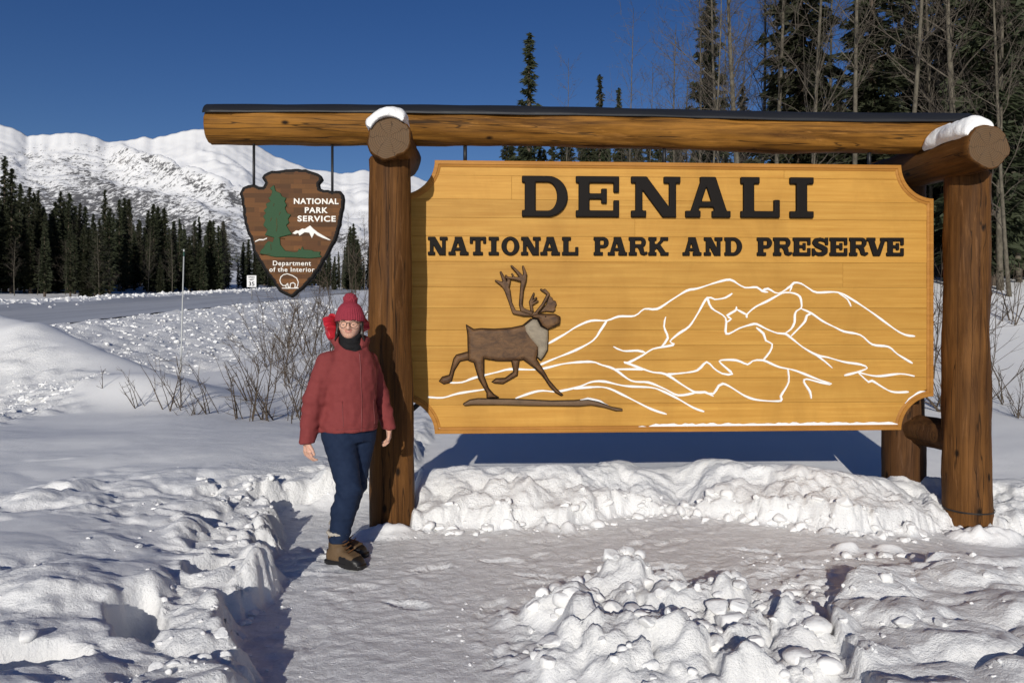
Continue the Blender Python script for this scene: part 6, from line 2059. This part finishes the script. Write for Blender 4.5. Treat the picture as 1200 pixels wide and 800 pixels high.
def hair_sdf(X, Y, Z):
    C = lambda a, b, c: hd + hl * a + hf * b + np.array([0, 0, c])
    d = ell_sdf(X, Y, Z, C(0, -0.035, -0.01), (0.080, 0.074, 0.095), hl, hf, (0, 0, 1))
    for s in (-1, 1):
        d = smin(d, cap_sdf(X, Y, Z, C(s * 0.074, 0.008, 0.015), C(s * 0.078, 0.012, -0.075), 0.013, 0.010), 0.015)
        d = smin(d, cap_sdf(X, Y, Z, C(s * 0.078, 0.012, -0.075), C(s * 0.092, 0.010, -0.12), 0.011, 0.006), 0.01)
    return d + 0.003 * pn(X * 120 + Y * 60, Z * 16, 43)
obj('hair', sdf_mesh('hair', hair_sdf, ar(-0.10, 0.14, 0.005), ar(-0.09, 0.11, 0.005), ar(1.39, 1.66, 0.005), (M_HAIR,)), person)


def hat_sdf(X, Y, Z):
    p = (X - hd[0]) * hl[0] + (Y - hd[1]) * hl[1]; q = (X - hd[0]) * hf[0] + (Y - hd[1]) * hf[1] + 0.012
    z = Z - hd[2] - 0.05 * q
    th = np.arctan2(q, p)
    rib = 0.0022 * np.cos(th * 38)
    rad = np.interp(z, [-0.06, -0.02, 0.02, 0.06, 0.09, 0.113, 0.128, 0.138], [0.092, 0.0925, 0.0915, 0.085, 0.074, 0.056, 0.036, 0.0])
    r = np.sqrt(p ** 2 + (q * 0.93) ** 2)
    d = (r - rad - rib * (rad > 0.02)) * 0.72
    d = np.maximum(d, -(z + 0.004 + 0.030 * np.clip(-q / 0.08, -0.2, 1.2)))
    fold = np.maximum(np.abs(z - 0.024 + 0.028 * np.clip(-q / 0.08, -0.2, 1.2)) - 0.026, r - rad - 0.0025 - rib)
    return np.minimum(d, fold * 0.9)
hat = obj('hat', sdf_mesh('hat', hat_sdf, ar(hd[0] - 0.115, hd[0] + 0.115, 0.0042), ar(hd[1] - 0.11, hd[1] + 0.125, 0.0042), ar(1.47, 1.69, 0.0042), (M_HAT,)), person)


def pom_sdf(X, Y, Z):
    c = hd + [0.0, 0.012, 0.143]
    x, y, z = X - c[0], Y - c[1], Z - c[2]
    r = np.sqrt(x * x + y * y + z * z)
    th, ph = np.arctan2(y, x), np.arcsin(np.clip(z / (r + 1e-6), -1, 1))
    return r - 0.044 + 0.008 * pn(th * 6, ph * 7, 51) + 0.004 * pn(th * 14, ph * 15, 52)
obj('pom_pom', sdf_mesh('pom_pom', pom_sdf, ar(hd[0] - 0.055, hd[0] + 0.055, 0.0042), ar(hd[1] - 0.04, hd[1] + 0.066, 0.0042), ar(hd[2] + 0.095, hd[2] + 0.205, 0.0042), (M_HAT,)), hat)

HC = lambda a, b, c: hd + hl * a + hf * b + np.array([0, 0, c])
gl = obj('glasses', MB().mesh('glasses'), person)
m_frame = mat('glasses_frame', (0.05, 0.028, 0.014), 0.35, 0.5)
mb = MB()
for s in (-1, 1):
    c = HC(s * 0.0325, 0.098, -0.012)
    ring = [c + hl * (0.0245 * math.cos(a)) + np.array([0, 0, 0.0215 * math.sin(a)]) - hf * (0.004 * math.cos(a) * s) for a in np.linspace(0, 2 * math.pi, 25)]
    mb.tube(ring, 0.0018, 6, False)
    mb.tube([HC(s * 0.057, 0.094, -0.006), HC(s * 0.074, 0.06, -0.004), HC(s * 0.082, -0.005, -0.004)], 0.0024, 6)
mb.tube([HC(-0.009, 0.099, -0.006), HC(0, 0.103, -0.003), HC(0.009, 0.099, -0.006)], 0.0022, 6)
gl.data = mb.mesh('glasses', True, (m_frame,))
m_eye, m_lip = mat('eye_dark', (0.02, 0.012, 0.008), 0.2, 0.5), mat('lips', (0.36, 0.10, 0.085), 0.45, 0.4)
m_eyew = mat('eye_white', (0.30, 0.24, 0.20), 0.4, 0.3)
for s in (-1, 1):
    for nm, mm, c, r in (('eye', m_eyew, HC(s * 0.030, 0.0765, -0.0155), (0.0080, 0.006, 0.0022)), ('iris', m_eye, HC(s * 0.030, 0.0810, -0.0155), (0.0072, 0.0036, 0.0030)), ('eyebrow', M_HAIR, HC(s * 0.031, 0.0855, 0.012), (0.016, 0.004, 0.0026))):
        f = lambda X, Y, Z: ell_sdf(X, Y, Z, c, r, hl, hf, (0, 0, 1))
        h = 0.0013
        obj(nm, sdf_mesh(nm, f, ar(c[0] - r[0] * 1.3, c[0] + r[0] * 1.3, h), ar(c[1] - 0.010, c[1] + 0.010, h), ar(c[2] - 0.009, c[2] + 0.009, h), (mm,)), body)
def f(X, Y, Z):
    p2 = ((X - hd[0]) * hl[0] + (Y - hd[1]) * hl[1]) ** 2
    Z = Z - p2 * 14
    return np.minimum(ell_sdf(X, Y, Z, HC(0, 0.082, -0.0565), (0.026, 0.0060, 0.0036), hl, hf, (0, 0, 1)), ell_sdf(X, Y, Z, HC(0, 0.082, -0.0640), (0.021, 0.0062, 0.0042), hl, hf, (0, 0, 1)))


c = HC(0, 0.0835, -0.06)
obj('lips', sdf_mesh('lips', f, ar(c[0] - 0.028, c[0] + 0.028, 0.0015), ar(c[1] - 0.010, c[1] + 0.010, 0.0015), ar(c[2] - 0.014, c[2] + 0.014, 0.0015), (m_lip,)), body)

# seams of the jacket: zip and pocket, laid on the surface
from mathutils.bvhtree import BVHTree
jm = jacket.data
bv = BVHTree.FromPolygons([v.co[:] for v in jm.vertices], [p.vertices[:] for p in jm.polygons])


def on_jacket(uu, z):
    """surface point seen from in front of the chest at sideways offset uu (towards her left) and height z"""
    o = Vector((0.02 + ld[0] * uu + fd[0] * 0.5, ld[1] * uu + fd[1] * 0.5, z))
    h = bv.ray_cast(o, Vector((-fd[0], -fd[1], 0)))
    return h[0]


def seam(name, ptsuv, r, m_):
    pts = [on_jacket(*p) for p in ptsuv]
    pts = [p for p in pts if p is not None]
    if len(pts) < 2: return
    mb = MB(); mb.tube(pts, r, 6)
    obj(name, mb.mesh(name, True, (m_,)), jacket)


M_ZIP = mat('zip_tape', (0.16, 0.03, 0.03), 0.5, 0.4)
seam('zip', [(0.0 + 0.004 * math.sin(z * 20), z) for z in np.arange(0.845, 1.355, 0.02)], 0.0042, M_ZIP)
seam('pocket_seam', [(-0.115, z) for z in np.arange(0.88, 1.04, 0.02)], 0.0026, M_ZIP)
seam('pocket_seam', [(0.105, z) for z in np.arange(0.88, 1.04, 0.02)], 0.0026, M_ZIP)
seam('hem_seam', [(u, 0.865) for u in np.arange(-0.15, 0.151, 0.015)], 0.002, M_ZIP)
